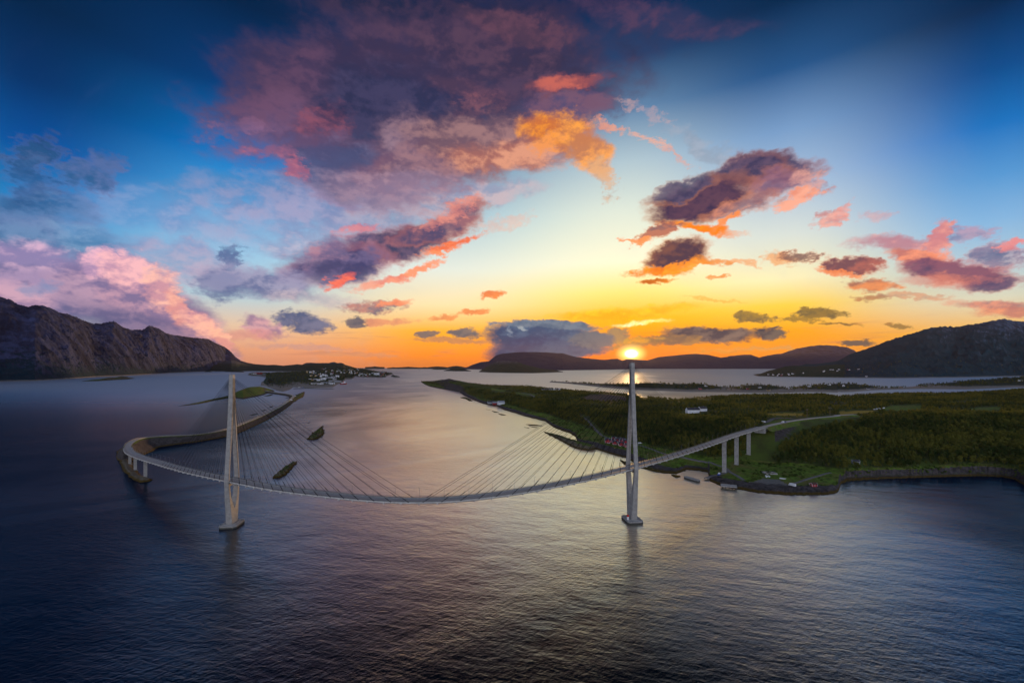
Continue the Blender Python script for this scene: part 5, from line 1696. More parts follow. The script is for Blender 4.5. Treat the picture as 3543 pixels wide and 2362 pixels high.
print('trees', len(TP))
col_px = CX + TP[:, 0] / TP[:, 1] * F
infr = (col_px > 0) & (col_px < 3540)
order = np.argsort(np.where(infr, TP[:, 1], 1e9))
near = order[:300]
far_ = np.setdiff1d(np.arange(len(TP)), near)
s3 = np.stack([sc_ * 0.82, sc_ * 0.82, sc_], 1)
scatter('forest', TP[far_], idx[far_], s3[far_], 'dense green birch and spruce wood covering the slope and plateau', 'forest')

# the three hundred trees nearest to the shore, each a tree with trunk and crown
tree_kinds = []
for vi, (k, tb, cb, lf) in enumerate(variants[:NB + NS]):
    tree_kinds.append(None)
def first_tree(vi):
    k, tb, cb, lf = variants[vi]
    r = empty('%s_tree' % k)
    t_ = tb.obj('trunk', M['trunk'], r)
    c_ = cb.obj('crown', M[lf], r)
    return r, t_, c_
for n_ in near:
    vi = int(idx[n_])
    if tree_kinds[vi] is None:
        tree_kinds[vi] = first_tree(vi)
        r = tree_kinds[vi][0]
    else:
        r0, t0, c0 = tree_kinds[vi]
        r = r0.copy(); COL.objects.link(r)
        for ch in (t0, c0):
            c = ch.copy(); COL.objects.link(c); c.parent = r
    r.location = TP[n_]
    r.rotation_euler = (0, 0, random.uniform(0, 6.28))
    r.scale = s3[n_]
    if vi < NB:
        tag(r, 'leafy birch at the foot of the wooded slope above the rocky shore', 'tree', 'birches along the foot of the slope')
    else:
        tag(r, 'dark pointed spruce at the foot of the wooded slope above the shore', 'tree', 'spruces along the foot of the slope')

# shrubs on the low shore meadow
keepS = (HT > 2.02) & (HT < 3.1) & (~gv_m) & (HZ > 1.5)
thick = np.clip(fbm(HX / 22, HYg / 22, 3) * 2.2 + 0.35, 0, 1) ** 2
SP, si, sj = sample_grid(HX, HYg, HZ, HT, keepS * thick, np.full((HX.shape[0] - 1, HX.shape[1] - 1), 0.1), rs1)
ok = np.ones(len(SP), bool)
for a in range(0, len(SP), 4000):
    d2 = (SP[a:a + 4000, None, 0] - cp[None, :, 0]) ** 2 + (SP[a:a + 4000, None, 1] - cp[None, :, 1]) ** 2
    ok[a:a + 4000] = (d2 > cp[None, :, 2] ** 2).all(1)
SP = SP[ok]
ss = rs1.uniform(0.5, 1.5, len(SP))
print('shrubs', len(SP))
scatter('shrubs', SP, NB + NS + rs1.randint(0, 3, len(SP)), np.stack([ss, ss, ss * 0.9], 1), 'low green shrubs dotted over the grassy shore', 'shrubs')

# woods on the far shores
FP = []
FI = []
for (G, keepf, dn, big_) in ((PEN, lambda X, Y, Z, T: (T > 1.25) & (T < 2.3) & (Z > 2), 0.0022, 1.1), (RM, lambda X, Y, Z, T: (T > 1.04) & (T < 1.5) & (Y < 9000) & (Z > 6) & (Z < 260), 0.00035, 1.5), (TOWN, lambda X, Y, Z, T: (T > 1.03) & (T < 2.1) & (Z > 3) & (X < -1000), 0.0011, 1.0)):
    X, Y, Z, T = G
    kf = keepf(X, Y, Z, T) * np.clip(fbm(X / 120, Y / 120, 3) * 3 + 0.6, 0, 1)
    P_, i_, j_ = sample_grid(X, Y, Z, T, kf, np.full((X.shape[0] - 1, X.shape[1] - 1), dn), rs1)
    print('far wood', len(P_))
    FP.append(P_); FI.append(np.full(len(P_), big_))
FP = np.concatenate(FP); FI = np.concatenate(FI)
ss = rs1.uniform(0.8, 1.4, len(FP)) * FI
fi_ = np.where(rs1.uniform(0, 1, len(FP)) < 0.75, NB + rs1.randint(0, NS, len(FP)), rs1.randint(0, NB, len(FP)))
scatter('far_woods', FP, fi_, np.stack([ss * 1.3, ss * 1.3, ss], 1), 'far off woods on the low shores across the water', 'forest')

# ------------------------------------------------------------------ bvh for the other shores
def bvh_of(prefix_objs):
    out = []
    for o in prefix_objs:
        b_ = bmesh.new(); b_.from_mesh(o.data); out.append(BVHTree.FromBMesh(b_)); b_.free()
    return out
_shores = bvh_of([o for o in COL.objects if o.type == 'MESH' and o.name.split('.')[0] in ('headland', 'island', 'mountain', 'hill', 'islet', 'spit')])


def on_shore(x_s, y_s, off=0.0, tries=0):
    d = Vector(((x_s - CX) / F, 1.0, -(y_s - HY) / F)).normalized()
    best = None
    for b_ in _shores:
        h = b_.ray_cast(Vector((0, 0, CAM_H)), d)
        if h[0] is not None and h[0].z > 0.3 and (best is None or h[3] < best[1]):
            best = (h[0], h[3])
    if best is None:
        if tries < 12: return on_shore(x_s, y_s - 1.5, off, tries + 1)
        return pt(x_s, y_s, 1.5)
    return (best[0].x, best[0].y, best[0].z + off)


# ------------------------------------------------------------------ buildings
def house(name, W_, L_, H_, RH, wall, roof, loc, rz, trim='white', wins=(3, 2), storeys=1, chimney=True, porch=False, gable_dormer=False):
    r = empty(name, loc, rz)
    mb = MB()
    w, l = W_ / 2, L_ / 2
    mb.add([(-l, -w, -1.5), (l, -w, -1.5), (l, w, -1.5), (-l, w, -1.5), (-l, -w, H_), (l, -w, H_), (l, w, H_), (-l, w, H_), (-l, 0, H_ + RH), (l, 0, H_ + RH)],
           [(0, 1, 5, 4), (2, 3, 7, 6), (1, 2, 6, 9, 5), (3, 0, 4, 8, 7), (4, 5, 9, 8), (6, 7, 8, 9)])
    if gable_dormer:
        mb.add([(-1.6, -w - .6, 0), (1.6, -w - .6, 0), (1.6, -w - .6, H_ + .5), (-1.6, -w - .6, H_ + .5), (0, -w - .6, H_ + RH * .8), (-1.6, 0, 0), (1.6, 0, 0), (1.6, 0, H_ + .5), (-1.6, 0, H_ + .5), (0, 0, H_ + RH * .8)],
               [(0, 1, 2, 4, 3), (1, 6, 7, 2), (5, 0, 3, 8)])
    mb.obj('wall', M[wall], r)
    mb = MB()
    e, th = 0.45, 0.22
    sl_ = RH / w
    for s in (-1, 1):
        yo = s * (w + e); zo = H_ - e * sl_
        vs = [(-l - e, yo, zo + .06), (l + e, yo, zo + .06), (l + e, 0, H_ + RH + .06), (-l - e, 0, H_ + RH + .06)]
        top = [(x, y, z + th) for x, y, z in vs]
        mb.add(vs + top, [(0, 1, 2, 3), (4, 5, 6, 7), (0, 1, 5, 4), (1, 2, 6, 5), (3, 0, 4, 7), (2, 3, 7, 6)])
    if gable_dormer:
        for s in (-1, 1):
            vs = [(s * 2.0, -w - 1.0, H_ + .3), (0, -w - 1.0, H_ + RH * .8 + .1), (0, 0, H_ + RH * .8 + .1), (s * 2.0, 0, H_ + .3)]
            mb.add(vs + [(x, y, z + .2) for x, y, z in vs], [(0, 1, 2, 3), (4, 5, 6, 7), (0, 1, 5, 4), (2, 3, 7, 6), (3, 0, 4, 7)])
    ro = mb.obj('roof', M[roof], r)
    if chimney:
        mb = MB(); mb.box((l * .35, 0, H_ + RH + .35), (.7, .7, 1.3)); mb.box((l * .35, 0, H_ + RH + 1.05), (.85, .85, .12))
        mb.obj('chimney', M['greywall'], ro)
    # corner boards and barge boards
    if trim:
        mb = MB()
        for sx in (-1, 1):
            for sy in (-1, 1):
                mb.box((sx * (l + .03), sy * (w + .03), H_ / 2), (.22, .22, H_))
            for s in (-1, 1):
                a_ = Vector((sx * (l + e + .03), s * (w + e), H_ - e * sl_ + .1)); b_ = Vector((sx * (l + e + .03), 0, H_ + RH + .15))
                mb.tube(a_, b_, .16, 4)
        mb.obj('trim', M[trim], r)
    nl, nw = wins
    for side in (-1, 1):
        for st in range(storeys):
            zc = H_ * (st + .55) / storeys
            for i in range(nl):
                x = -l + L_ * (i + 1) / (nl + 1)
                mb = MB()
                for dx2, sz in ((-.5, (.1, .08, 1.3)), (.5, (.1, .08, 1.3))): mb.box((x + dx2, side * (w + .04), zc), sz)
                for dz2 in (-.62, 0, .62): mb.box((x, side * (w + .035), zc + dz2), (1.1, .07, .1))
                wn = mb.obj('window', M['white'], r)
                mb = MB(); mb.box((x, side * (w + .012), zc), (.95, .03, 1.2)); mb.obj('pane', M['glass'], wn)
    for sx in (-1, 1):
        for st in range(storeys):
            zc = H_ * (st + .55) / storeys
            for i in range(nw):
                y = -w + W_ * (i + 1) / (nw + 1)
                if sx == 1 and i == 0 and st == 0: continue
                mb = MB()
                for dy2 in (-.45, .45): mb.box((sx * (l + .04), y + dy2, zc), (.08, .1, 1.3))
                for dz2 in (-.62, .62): mb.box((sx * (l + .035), y, zc + dz2), (.07, 1.0, .1))
                wn = mb.obj('window', M['white'], r)
                mb = MB(); mb.box((sx * (l + .012), y, zc), (.03, .85, 1.2)); mb.obj('pane', M['glass'], wn)
    mb = MB(); mb.box((l + .05, -w + W_ / (nw + 1), 1.0), (.1, 1.0, 2.1)); mb.obj('door', M['dark'], r)
    if porch:
        mb = MB()
        mb.box((0, -w - 1.3, .25), (L_ * .8, 2.4, .12))
        for s in (-1, 0, 1):
            mb.box((s * L_ * .38, -w - 2.4, 1.3), (.12, .12, 2.1))
        mb.box((0, -w - 2.45, .95), (L_ * .8, .06, .1)); mb.box((0, -w - 2.45, .65), (L_ * .8, .06, .06))
        mb.obj('terrace', M['white'], r)
    return r


def copy_tree(o, parent=None):
    c = o.copy(); COL.objects.link(c); c.parent = parent
    for ch in o.children: copy_tree(ch, c)
    return c


# fjord-side red cabins
def cz_(x, y): return (2080 + x / 10.69, 1480 + y / 10.69)
cabA = None
cab = [(262, 545, -20, 1.25, 'leftmost and largest red cabin with dark roof by the shore rocks'),
       (505, 600, -12, 1.0, 'red cabin with white window frames, second from left in the front row'),
       (735, 655, -8, 1.05, 'brightest red cabin with white corner boards in the middle of the front row'),
       (950, 700, 5, 1.0, 'red cabin at the right end of the front row by the pylon'),
       (395, 515, -25, .95, 'red cabin with blue grey roof tucked behind the leftmost one'),
       (600, 500, -15, .9, 'small red cabin in the middle of the second row'),
       (760, 540, -10, .95, 'red cabin on the gravel yard, second row, centre right'),
       (880, 560, 8, .95, 'red cabin at the right end of the second row'),
       (470, 425, -28, .85, 'rear red cabin by the track, left end of the back row'),
       (660, 455, -20, .85, 'rear red cabin, second in the back row'),
       (805, 470, -14, .85, 'rear red cabin with pale gable in the back row'),
       (950, 520, 0, .85, 'rear red cabin nearest the pylon')]
for i, (x, y, a, s, lab) in enumerate(cab):
    loc = on_land(*cz_(x, y))
    if cabA is None:
        cabA = house('cabin', 6.2, 7.6, 3.6, 2.6, 'red', 'slate', loc, R(a), wins=(2, 2), porch=True, gable_dormer=True)
        r = cabA
    else:
        r = copy_tree(cabA)
    r.location = loc; r.rotation_euler = (0, 0, R(a)); r.scale = (s, s, s)
    tag(r, lab, 'cabin', 'red cabins above the shore')

# white farmhouse with two wings on the plateau
h_ = house('farmhouse', 11, 27, 6.6, 4.2, 'white', 'slate', on_land(2397, 1428, .4), R(4), wins=(8, 3), storeys=2)
tag(h_, 'large white two storey house with dark roof in the woods, main front wing', 'house', 'wings of the white building in the woods')
h_ = house('farmhouse', 10, 16, 5.6, 3.8, 'white', 'slate', on_land(2430, 1422, .6), R(12), wins=(4, 2), storeys=2)
tag(h_, 'smaller white wing with dark roof behind and right of the large white house', 'house', 'wings of the white building in the woods')

# boathouses on the point
h_ = house('boathouse', 14, 22, 6.5, 5, 'white', 'greywall', on_land(*c2(1083, 556), .3), R(25), wins=(3, 2))
tag(h_, 'big white boathouse with pale roof on the rocky shore', 'boathouse')
h_ = house('boathouse', 12, 20, 5.0, 4, 'red', 'greywall', on_land(*c2(1040, 556), .3), R(15), wins=(3, 2))
tag(h_, 'dark red boathouse with pale roof beside the big white one', 'boathouse')
h_ = house('boathouse', 11, 22, 4.8, 4, 'greywall', 'slate', on_land(*c2(1004, 549), .3), R(15), wins=(3, 2))
tag(h_, 'low grey boathouse at the left end of the shore buildings', 'boathouse')

# scattered houses: one kind of each colour, copied
kinds = {}
def place_house(x, y, wall, size, rz, label, cat='house', group=None, roof='slate', fn=on_shore, storeys=1):
    key = (wall, roof, storeys)
    loc = fn(x, y, .2)
    if key not in kinds:
        r = house('house', 8.5, 11.5, 3.2 * storeys + .6, 3.0, wall, roof, loc, 0, wins=(3, 2), storeys=storeys, trim='white')
        kinds[key] = r
    else:
        r = copy_tree(kinds[key])
    r.location = loc; r.rotation_euler = (0, 0, rz); r.scale = (size, size, size)
    tag(r, label, cat, group)
    return r

for i, (x, y) in enumerate([(1412, 447), (1432, 449), (1448, 445), (1475, 447), (1495, 446), (1512, 444), (1528, 446)]):
    place_house(*c2(x, y + 4), ['white', 'greywall'][i % 2], 1.3, R(20 * i), 'white house in the row along the far ridge of the wooded headland' if i % 2 == 0 else 'grey house in the row along the far ridge of the wooded headland', group='houses on the headland ridge', fn=on_land)
far_h = [(c3(1170, 440), 'red'), (c3(1215, 418), 'white'), (c3(1490, 430), 'white'), (c3(1630, 430), 'white'), (c3(1700, 452), 'yellow'), (c3(1540, 440), 'red'), (c4(380, 453), 'white'), (c4(665, 448), 'white'), (c4(545, 440), 'white'), (c4(220, 468), 'white'), (c4(870, 474), 'greywall'), (c4(1145, 460), 'yellow'), (c4(2130, 405), 'white'), (c4(2150, 403), 'white')]
for i, (q, w_) in enumerate(far_h):
    place_house(*q, w_, 1.3, R(33 * i), '%s house on the low wooded peninsula across the sound' % {'red': 'red', 'white': 'white', 'yellow': 'ochre', 'greywall': 'grey'}[w_], group='houses on the low peninsula')
fore = [(c4(38, 352), 'white'), (c4(80, 356), 'white'), (c4(125, 350), 'white'), (c4(150, 352), 'greywall'), (c4(205, 346), 'white'), (c4(237, 346), 'white'), (c4(498, 328), 'white'), (c4(555, 312), 'white'), (c4(612, 322), 'white'), (c4(627, 310), 'white'), (c4(700, 313), 'red'), (c4(712, 313), 'white'), (c4(790, 308), 'white'), (c4(855, 368), 'white'), (c3(1735, 328), 'white'), (c3(1770, 335), 'white'), (c3(1800, 334), 'red'), (c3(1860, 330), 'white'), (c3(1890, 322), 'white'), (c3(1970, 316), 'white'), (c3(2130, 300), 'white'), (c3(2200, 290), 'white')]
for i, (q, w_) in enumerate(fore):
    place_house(*q, w_, 1.6, R(41 * i), '%s house at the foot of the big green mountain' % {'red': 'red', 'white': 'white', 'greywall': 'grey'}[w_], group='houses under the mountain')

# the town
rt = random.Random(21)
town = []
def zone(n, x0, x1, y0, y1, sz, cols_):
    for _ in range(n):
        town.append((rt.uniform(x0, x1), rt.uniform(y0, y1), sz * rt.uniform(.8, 1.3), rt.choice(cols_)))
zone(34, 1430, 1800, 462, 515, 1.25, ['white', 'white', 'greywall', 'yellow', 'red'])
zone(16, 1330, 1500, 430, 480, 1.4, ['white', 'greywall', 'yellow'])
zone(22, 1030, 1330, 418, 475, 1.4, ['white', 'white', 'greywall', 'red'])
zone(12, 920, 1040, 470, 560, 1.7, ['white', 'greywall', 'yellow'])
zone(14, 1040, 1240, 490, 560, 2.0, ['greywall', 'white'])
zone(6, 860, 960, 430, 470, 2.0, ['white', 'yellow'])
cn = {'red': 'red', 'white': 'white', 'yellow': 'ochre', 'greywall': 'grey'}
for x, y, s, w_ in town:
    place_house(*c5(x, y), w_, s, rt.uniform(0, 3), '%s gabled house among the roofs of the town' % cn[w_], group='houses of the town', storeys=2)
big_b = [(950, 545, 90, 22, 6, 'white', 'low white warehouse with flat front in the town, left of the others'), (1020, 562, 30, 22, 16, 'white', 'white block shaped building above the harbour'), (1075, 556, 26, 22, 24, 'white', 'tall white tower block building above the harbour'),
         (1000, 600, 100, 26, 8, 'white', 'long white quayside warehouse nearest the breakwater'), (1100, 590, 60, 40, 10, 'greywall', 'grey harbour shed beside the long white warehouse'), (1160, 530, 90, 50, 12, 'greywall', 'broad grey factory hall in the middle of the town'), (1190, 575, 70, 36, 14, 'greywall', 'blue grey harbour hall behind the quay'),
         (1240, 575, 44, 30, 12, 'greywall', 'short grey shed at the quay edge by the red ship'), (1170, 600, 36, 24, 10, 'white', 'small white store on the quay'), (1690, 495, 60, 40, 30, 'white', 'tall pale hotel block near the far harbour'), (1750, 470, 90, 40, 16, 'greywall', 'long grey terminal building near the end of the town'),
         (265, 484, 60, 40, 14, 'white', 'white wharf building on the left landing'), (315, 484, 110, 50, 22, 'red', 'big dark red warehouse on the left landing'), (398, 490, 60, 40, 12, 'greywall', 'pale blue grey shed right of the red warehouse')]
for x, y, L_, W_, H_, w_, lab in big_b:
    loc = on_shore(*c5(x, y), .3)
    r = empty('harbour_building' if x > 500 else 'wharf_building', loc, R(-25 if x > 500 else 5))
    mb = MB(); mb.box((0, 0, H_ / 2 - 1), (L_, W_, H_ + 2)); mb.obj('wall', M[w_], r)
    mb = MB(); mb.box((0, 0, H_ + .5), (L_ + 1, W_ + 1, .9)); mb.box((L_ * .2, 0, H_ + 1.9), (L_ * .15, W_ * .3, 2)); mb.obj('roof', M['slate' if w_ != 'red' else 'roofbrown'], r)
    mb = MB()
    for st in range(max(1, int(H_ / 4))):
        for s in (-1, 1): mb.box((0, s * (W_ / 2 + .05), 2.2 + st * 4), (L_ * .86, .1, 1.3))
    mb.obj('window_band', M['glass'], r)
    mb = MB(); mb.box((L_ * .3, -W_ / 2 - .12, 1.8), (4, .2, 3.6)); mb.obj('door', M['dark'], r)
    tag(r, lab, 'building')

# masts in the town
for x, y, h_, lab in ((1507, 418, 70, 'thin lattice radio mast on the hill behind the town'), (1760, 472, 62, 'thin lattice radio mast near the far end of the town')):
    r = empty('radio_mast', on_shore(*c5(x, y)))
    mb = MB()
    for a_ in range(3):
        mb.tube((3 * math.cos(a_ * 2.09), 3 * math.sin(a_ * 2.09), -2), (.5 * math.cos(a_ * 2.09), .5 * math.sin(a_ * 2.09), h_), .45, 5, .2)
    for k in range(10):
        z = h_ * k / 10; q_ = 3 - 2.5 * k / 10
        for a_ in range(3):
            mb.tube((q_ * math.cos(a_ * 2.09), q_ * math.sin(a_ * 2.09), z), (q_ * .9 * math.cos(a_ * 2.09 + 2.09), q_ * .9 * math.sin(a_ * 2.09 + 2.09), z + h_ * .1), .2, 4)
    mb.obj('mast', M['steel'], r)
    mb = MB(); mb.tube((0, 0, h_), (0, 0, h_ + 12), .3, 5, .1); mb.obj('antenna', M['redlamp'], r)
    tag(r, lab, 'mast')

# ------------------------------------------------------------------ red ship at the quay
sx, sy = c5(1307, 603)
loc = pt(sx, sy, 0)
r = empty('ship', loc, R(72))
def hull(mb, L, B, D, dr=1.0, n=12, z0=-1.0):
    rings = []
    for k in range(n + 1):
        u = k / n
        x = (u - .5) * L
        w = B / 2 * min(1, (1 - u) * 3.2) ** .6 * (0.82 + .18 * min(1, u * 5))
        w = max(w, .12)
        zt = D + .25 * D * max(0, u - .7) / .3
        rings.append([Vector((x, -w * .8, z0)), Vector((x, w * .8, z0)), Vector((x + (1.5 * u if u > .8 else 0), w, zt)), Vector((x + (1.5 * u if u > .8 else 0), -w, zt))])
    mb.loft(rings)
mb = MB(); hull(mb, 70, 15, 8); mb.obj('hull', M['red'], r)
mb = MB(); mb.box((-8, 0, 9.5), (26, 12, 5)); mb.box((8, 0, 13), (16, 12, 12)); mb.box((9, 0, 20.5), (10, 13, 3)); mb.obj('superstructure', M['white'], r)
mb = MB(); mb.box((13.9, 0, 20.7), (.3, 12, 1.4)); mb.box((16.1, 0, 14), (.3, 10, 1)); mb.obj('windows', M['glass'], r)
mb = MB(); mb.tube((6, 0, 22), (6, 0, 31), .4, 6, .15); mb.box((6, 0, 27), (.3, 5, .3)); mb.obj('mast', M['white'], r)
mb = MB(); mb.box((-2, 0, 17), (5, 4, 6)); mb.obj('funnel', M['redlamp'], r)
tag(r, 'red hulled ship with white superstructure moored at the town quay', 'ship')


def small_boat(name, loc, rz, L, B, hullmat, label, cabin=True, heel=0.0):
    r = empty(name, loc, rz)
    mb = MB(); hull(mb, L, B, B * .45, z0=-.25); mb.obj('hull', M[hullmat], r)
    if cabin:
        mb = MB(); mb.box((-L * .05, 0, B * .45 + .6), (L * .3, B * .62, 1.3)); mb.obj('wheelhouse', M['white'], r)
        mb = MB(); mb.box((L * .105, 0, B * .45 + .8), (.06, B * .55, .5)); mb.obj('windscreen', M['glass'], r)
        mb = MB(); mb.tube((-L * .1, 0, B * .45 + 1.2), (-L * .1, 0, B * .45 + 3.2), .06, 5); mb.obj('mast', M['steel'], r)
    r.rotation_euler = (heel, 0, rz)
    tag(r, label, 'boat')
    return r


for (x, y, L, lab) in ((1395, 540, 26, 'white fishing boat lying off the middle of the town shore'), (1442, 516, 22, 'small white boat just off the town slipway'), (1560, 527, 24, 'white boat at the jetty below the dense part of the town'), (1680, 531, 26, 'white boat moored by the far harbour'), (1780, 530, 26, 'white boat at the outer end of the far harbour')):
    small_boat('fishing_boat', pt(*c5(x, y + 2), 0.2), rt.uniform(0, 3), L, L * .3, 'white', lab)
small_boat('fishing_boat', pt(*c5(830, 641), 0.2), .3, 14, 4, 'blue', 'blue boat moored inside the breakwater')
small_boat('fishing_boat', pt(*c5(790, 640), 0.2), .1, 12, 4, 'white', 'white boat moored inside the breakwater')

# ------------------------------------------------------------------ vehicles
def car(name, loc, rz, body, label, cat='car', L=4.4, Wd=1.8, H=1.5, van=False, box=False):
    r = empty(name, loc, rz)
    prof = [(-.5, .3), (-.5, .62), (-.47, .66), (-.38, 1.0), (.1, 1.0), (.24, .66), (.46, .58), (.5, .45), (.5, .3)]
    if van: prof = [(-.5, .22), (-.5, .98), (-.47, 1.0), (.27, 1.0), (.38, .62), (.48, .52), (.5, .4), (.5, .22)]
    rings = []
    for y in (-.5, -.46, .46, .5):
        k = .96 if abs(y) == .5 else 1
        rings.append([Vector((x * L * k, y * Wd, .15 + z * H * (k if z > .6 else 1))) for x, z in prof])
    mb = MB(); mb.loft(rings); mb.obj('body', M[body], r)
    mb = MB()
    if van:
        mb.add([(L * .31, -Wd * .44, H * .96), (L * .31, Wd * .44, H * .96), (L * .385, Wd * .44, H * .74), (L * .385, -Wd * .44, H * .74)], [(0, 1, 2, 3)])
        for s in (-1, 1): mb.box((L * .2, s * Wd * .5, H * .85), (L * .14, .03, H * .22))
    else:
        for s in (-1, 1): mb.box((-L * .12, s * Wd * .5, H * .88), (L * .42, .03, H * .22))
        mb.add([(L * .12, -Wd * .44, H * 1.07), (L * .12, Wd * .44, H * 1.07), (L * .235, Wd * .44, H * .8), (L * .235, -Wd * .44, H * .8)], [(0, 1, 2, 3)])
        mb.add([(-L * .39, -Wd * .44, H * 1.07), (-L * .39, Wd * .44, H * 1.07), (-L * .475, Wd * .44, H * .8), (-L * .475, -Wd * .44, H * .8)], [(0, 3, 2, 1)])
    mb.obj('windows', M['glass'], r)
    for sx in (-.3, .32):
        for s in (-1, 1):
            mb = MB(); mb.tube((sx * L, s * Wd * .5 - .12, .33), (sx * L, s * Wd * .5 + .12, .33), .33, 12); mb.obj('wheel', M['dark'], r)
    if box:
        mb = MB(); mb.box((-L * .12, 0, H * .75 + .3), (L * .74, Wd * 1.08, H * .95)); mb.box((L * .26, 0, H * 1.12), (L * .2, Wd * 1.0, H * .25)); mb.obj('living_cabin', M['white'], r)
    tag(r, label, cat)
    return r


def on_path(P, x_s):
    i = min(range(len(P)), key=lambda i: abs(CX + P[i].x / P[i].y * F - x_s))
    d, l = frame(P, i)
    return P[i], d, l
p, d, l = on_path(hw_path, c3(1797, 0)[0])
car('delivery_van', p - l * 2 + Vector((0, 0, .05)), math.atan2(-d.y, -d.x), 'white', 'white van driving down the highway beyond the bridge end', 'van', 6.8, 2.3, 2.6, van=True)
car('car', p - l * 2 + d * 9 + Vector((0, 0, .05)), math.atan2(-d.y, -d.x), 'blue', 'dark blue car following the white van on the highway', 'car', 4.8, 1.9, 1.6)
p, d, l = on_path([q for q in deck_path if q.x > 120], 2210)
car('car', p + l * 2, math.atan2(d.y, d.x), 'greywall', 'pale car crossing the bridge just beyond the right pylon')
cwp = [q for q in cw_path if q.y > 1300 and q.y < 1800]
p, d, l = on_path(cwp, c1(1455, 0)[0])
car('delivery_van', p - l * 9 + Vector((0, 0, -.3)), 1.2, 'white', 'white van parked beside the causeway near its bend', 'van', 8.0, 3.0, 3.2, van=True)
p, d, l = on_path(cwp, c1(1490, 0)[0])
car('car', Vector(pt(*c1(1505, 384), 5.2)), .6, 'white', 'white car parked on the rocky point where the causeway bends', 'car', 7.0, 2.8, 2.8, van=True)
car('camper_van', Vector(on_land(*c3(1883, 1190), .1)), R(115), 'white', 'white camper van parked on the gravel by the shore', 'camper van', 7.5, 2.4, 2.4, van=True, box=True)
car('delivery_van', Vector(on_land(*cz_(1438, 590), .1)), R(10), 'white', 'white van parked on the track right of the pylon, near the cabins', 'van', 6.5, 2.3, 2.5, van=True)
small_boat('motor_boat', Vector(on_land(*c3(1318, 1105), .7)), R(50), 8.5, 2.8, 'blue', 'blue motor boat standing ashore beside the nearest bridge pier')
small_boat('dinghy', Vector(on_land(*c3(1325, 1120), .3)), R(10), 6.5, 2.0, 'dark', 'dark open dinghy on the grass below the blue boat', cabin=False)
small_boat('dinghy', Vector(on_land(*c3(1807, 1135), .4)), R(-40), 5.5, 2.0, 'white', 'small white dinghy lying in the grass above the gravel', cabin=False)
# caravan by the upper junction
r = empty('caravan', Vector(on_land(*c3(1661, 700), .5)), R(20))
mb = MB(); mb.loft([[Vector((x, y, z)) for x, z in ((-3, .5), (3, .5), (3.3, 1.4), (2.9, 2.7), (-2.9, 2.7), (-3.3, 1.4))] for y in (-1.15, 1.15)]); mb.obj('body', M['white'], r)
mb = MB()
for s in (-1, 1): mb.box((0, s * 1.17, 1.8), (3.4, .04, .6))
mb.obj('windows', M['glass'], r)
for s in (-1, 1):
    mb = MB(); mb.tube((0, s * 1.0, .35), (0, s * 1.25, .35), .35, 10); mb.obj('wheel', M['dark'], r)
mb = MB(); mb.box((3.9, 0, .5), (1.4, .1, .1)); mb.obj('drawbar', M['steel'], r)
tag(r, 'white caravan standing by the lay-by where the bridge meets the hillside', 'caravan')

# ------------------------------------------------------------------ shore things below the bridge
h_ = house('shed', 4, 6, 2.6, 1.2, 'red', 'roofbrown', on_land(*c3(2048, 1190), .1), R(10), wins=(1, 1), chimney=False)
tag(h_, 'little dark red shed near the tip of the gravel shore', 'shed')
h_ = house('hut', 5, 8, 3.0, 1.6, 'greywall', 'slate', on_land(*c4(763, 1092), .3), R(-8), wins=(2, 1), chimney=False)
tag(h_, 'lone grey hut among the trees above the bay', 'hut')
r = empty('ruined_foundation', Vector(on_land(*c3(1708, 1092), .1)), R(-6))
mb = MB()
for s in (-1, 1):
    mb.box((0, s * 4.5, .6), (14, .5, 1.6)); mb.box((s * 7, 0, .6), (.5, 9.5, 1.6))
mb.obj('wall', M['concrete'], r)
mb = MB(); mb.box((0, 0, .1), (13.4, 8.4, .3)); mb.obj('floor', M['wood'], r)
tag(r, 'roofless concrete foundation in the grass above the gravel yard', 'ruin')
for i, (x, y, w_) in enumerate([(1680, 1112, 'white'), (1690, 1116, 'white'), (1700, 1112, 'greywall'), (1706, 1119, 'white'), (1684, 1121, 'white')]):
    mb = MB()
    c_ = on_land(*c3(x, y))
    mb.box((0, 0, .5), (1.6, 1.1, 1.0), i * .7); mb.box((.2, .1, 1.08), (1.2, .8, .16), i * .7 + .2)
    o = mb.obj('crate', M[w_]); o.location = c_
    tag(o, '%s crate in the heap of rubbish in front of the concrete foundation' % cn[w_], 'crate', 'crates in front of the foundation')
# quay arm and dock
def slab_thing(name, a, b, w, ztop, zbot, label, cat, posts=0, mat='concrete'):
    A_, B_ = Vector(pt(*a, ztop)), Vector(pt(*b, ztop))
    mid = (A_ + B_) / 2; d = B_ - A_
    r = empty(name, (mid.x, mid.y, 0), math.atan2(d.y, d.x))
    L = d.length
    mb = MB(); mb.box((0, 0, (ztop + zbot) / 2), (L, w, ztop - zbot)); mb.obj('slab', M[mat], r)
    mb = MB()
    for s in (-1, 1): mb.box((0, s * (w / 2 - .2), ztop + .12), (L, .35, .25))
    mb.obj('kerb', M['wood' if mat == 'wood' else 'concrete'], r)
    for k in range(posts):
        mb = MB(); x = -L / 2 + L * (k + .5) / posts
        mb.tube((x, -w / 2 + .5, -3), (x, -w / 2 + .5, zbot), .35, 8)
        mb.obj('post', M['dark'], r)
    tag(r, label, cat)
    return r
slab_thing('quay', c3(1055, 1112), c3(1160, 1143), 4.5, 2.6, -3, 'narrow concrete quay arm closing the little harbour basin', 'quay')
slab_thing('jetty', c3(1330, 1178), c3(1455, 1190), 9, 3.2, 2.2, 'wide pale landing stage on dark posts at the foot of the rocks', 'jetty', 5)
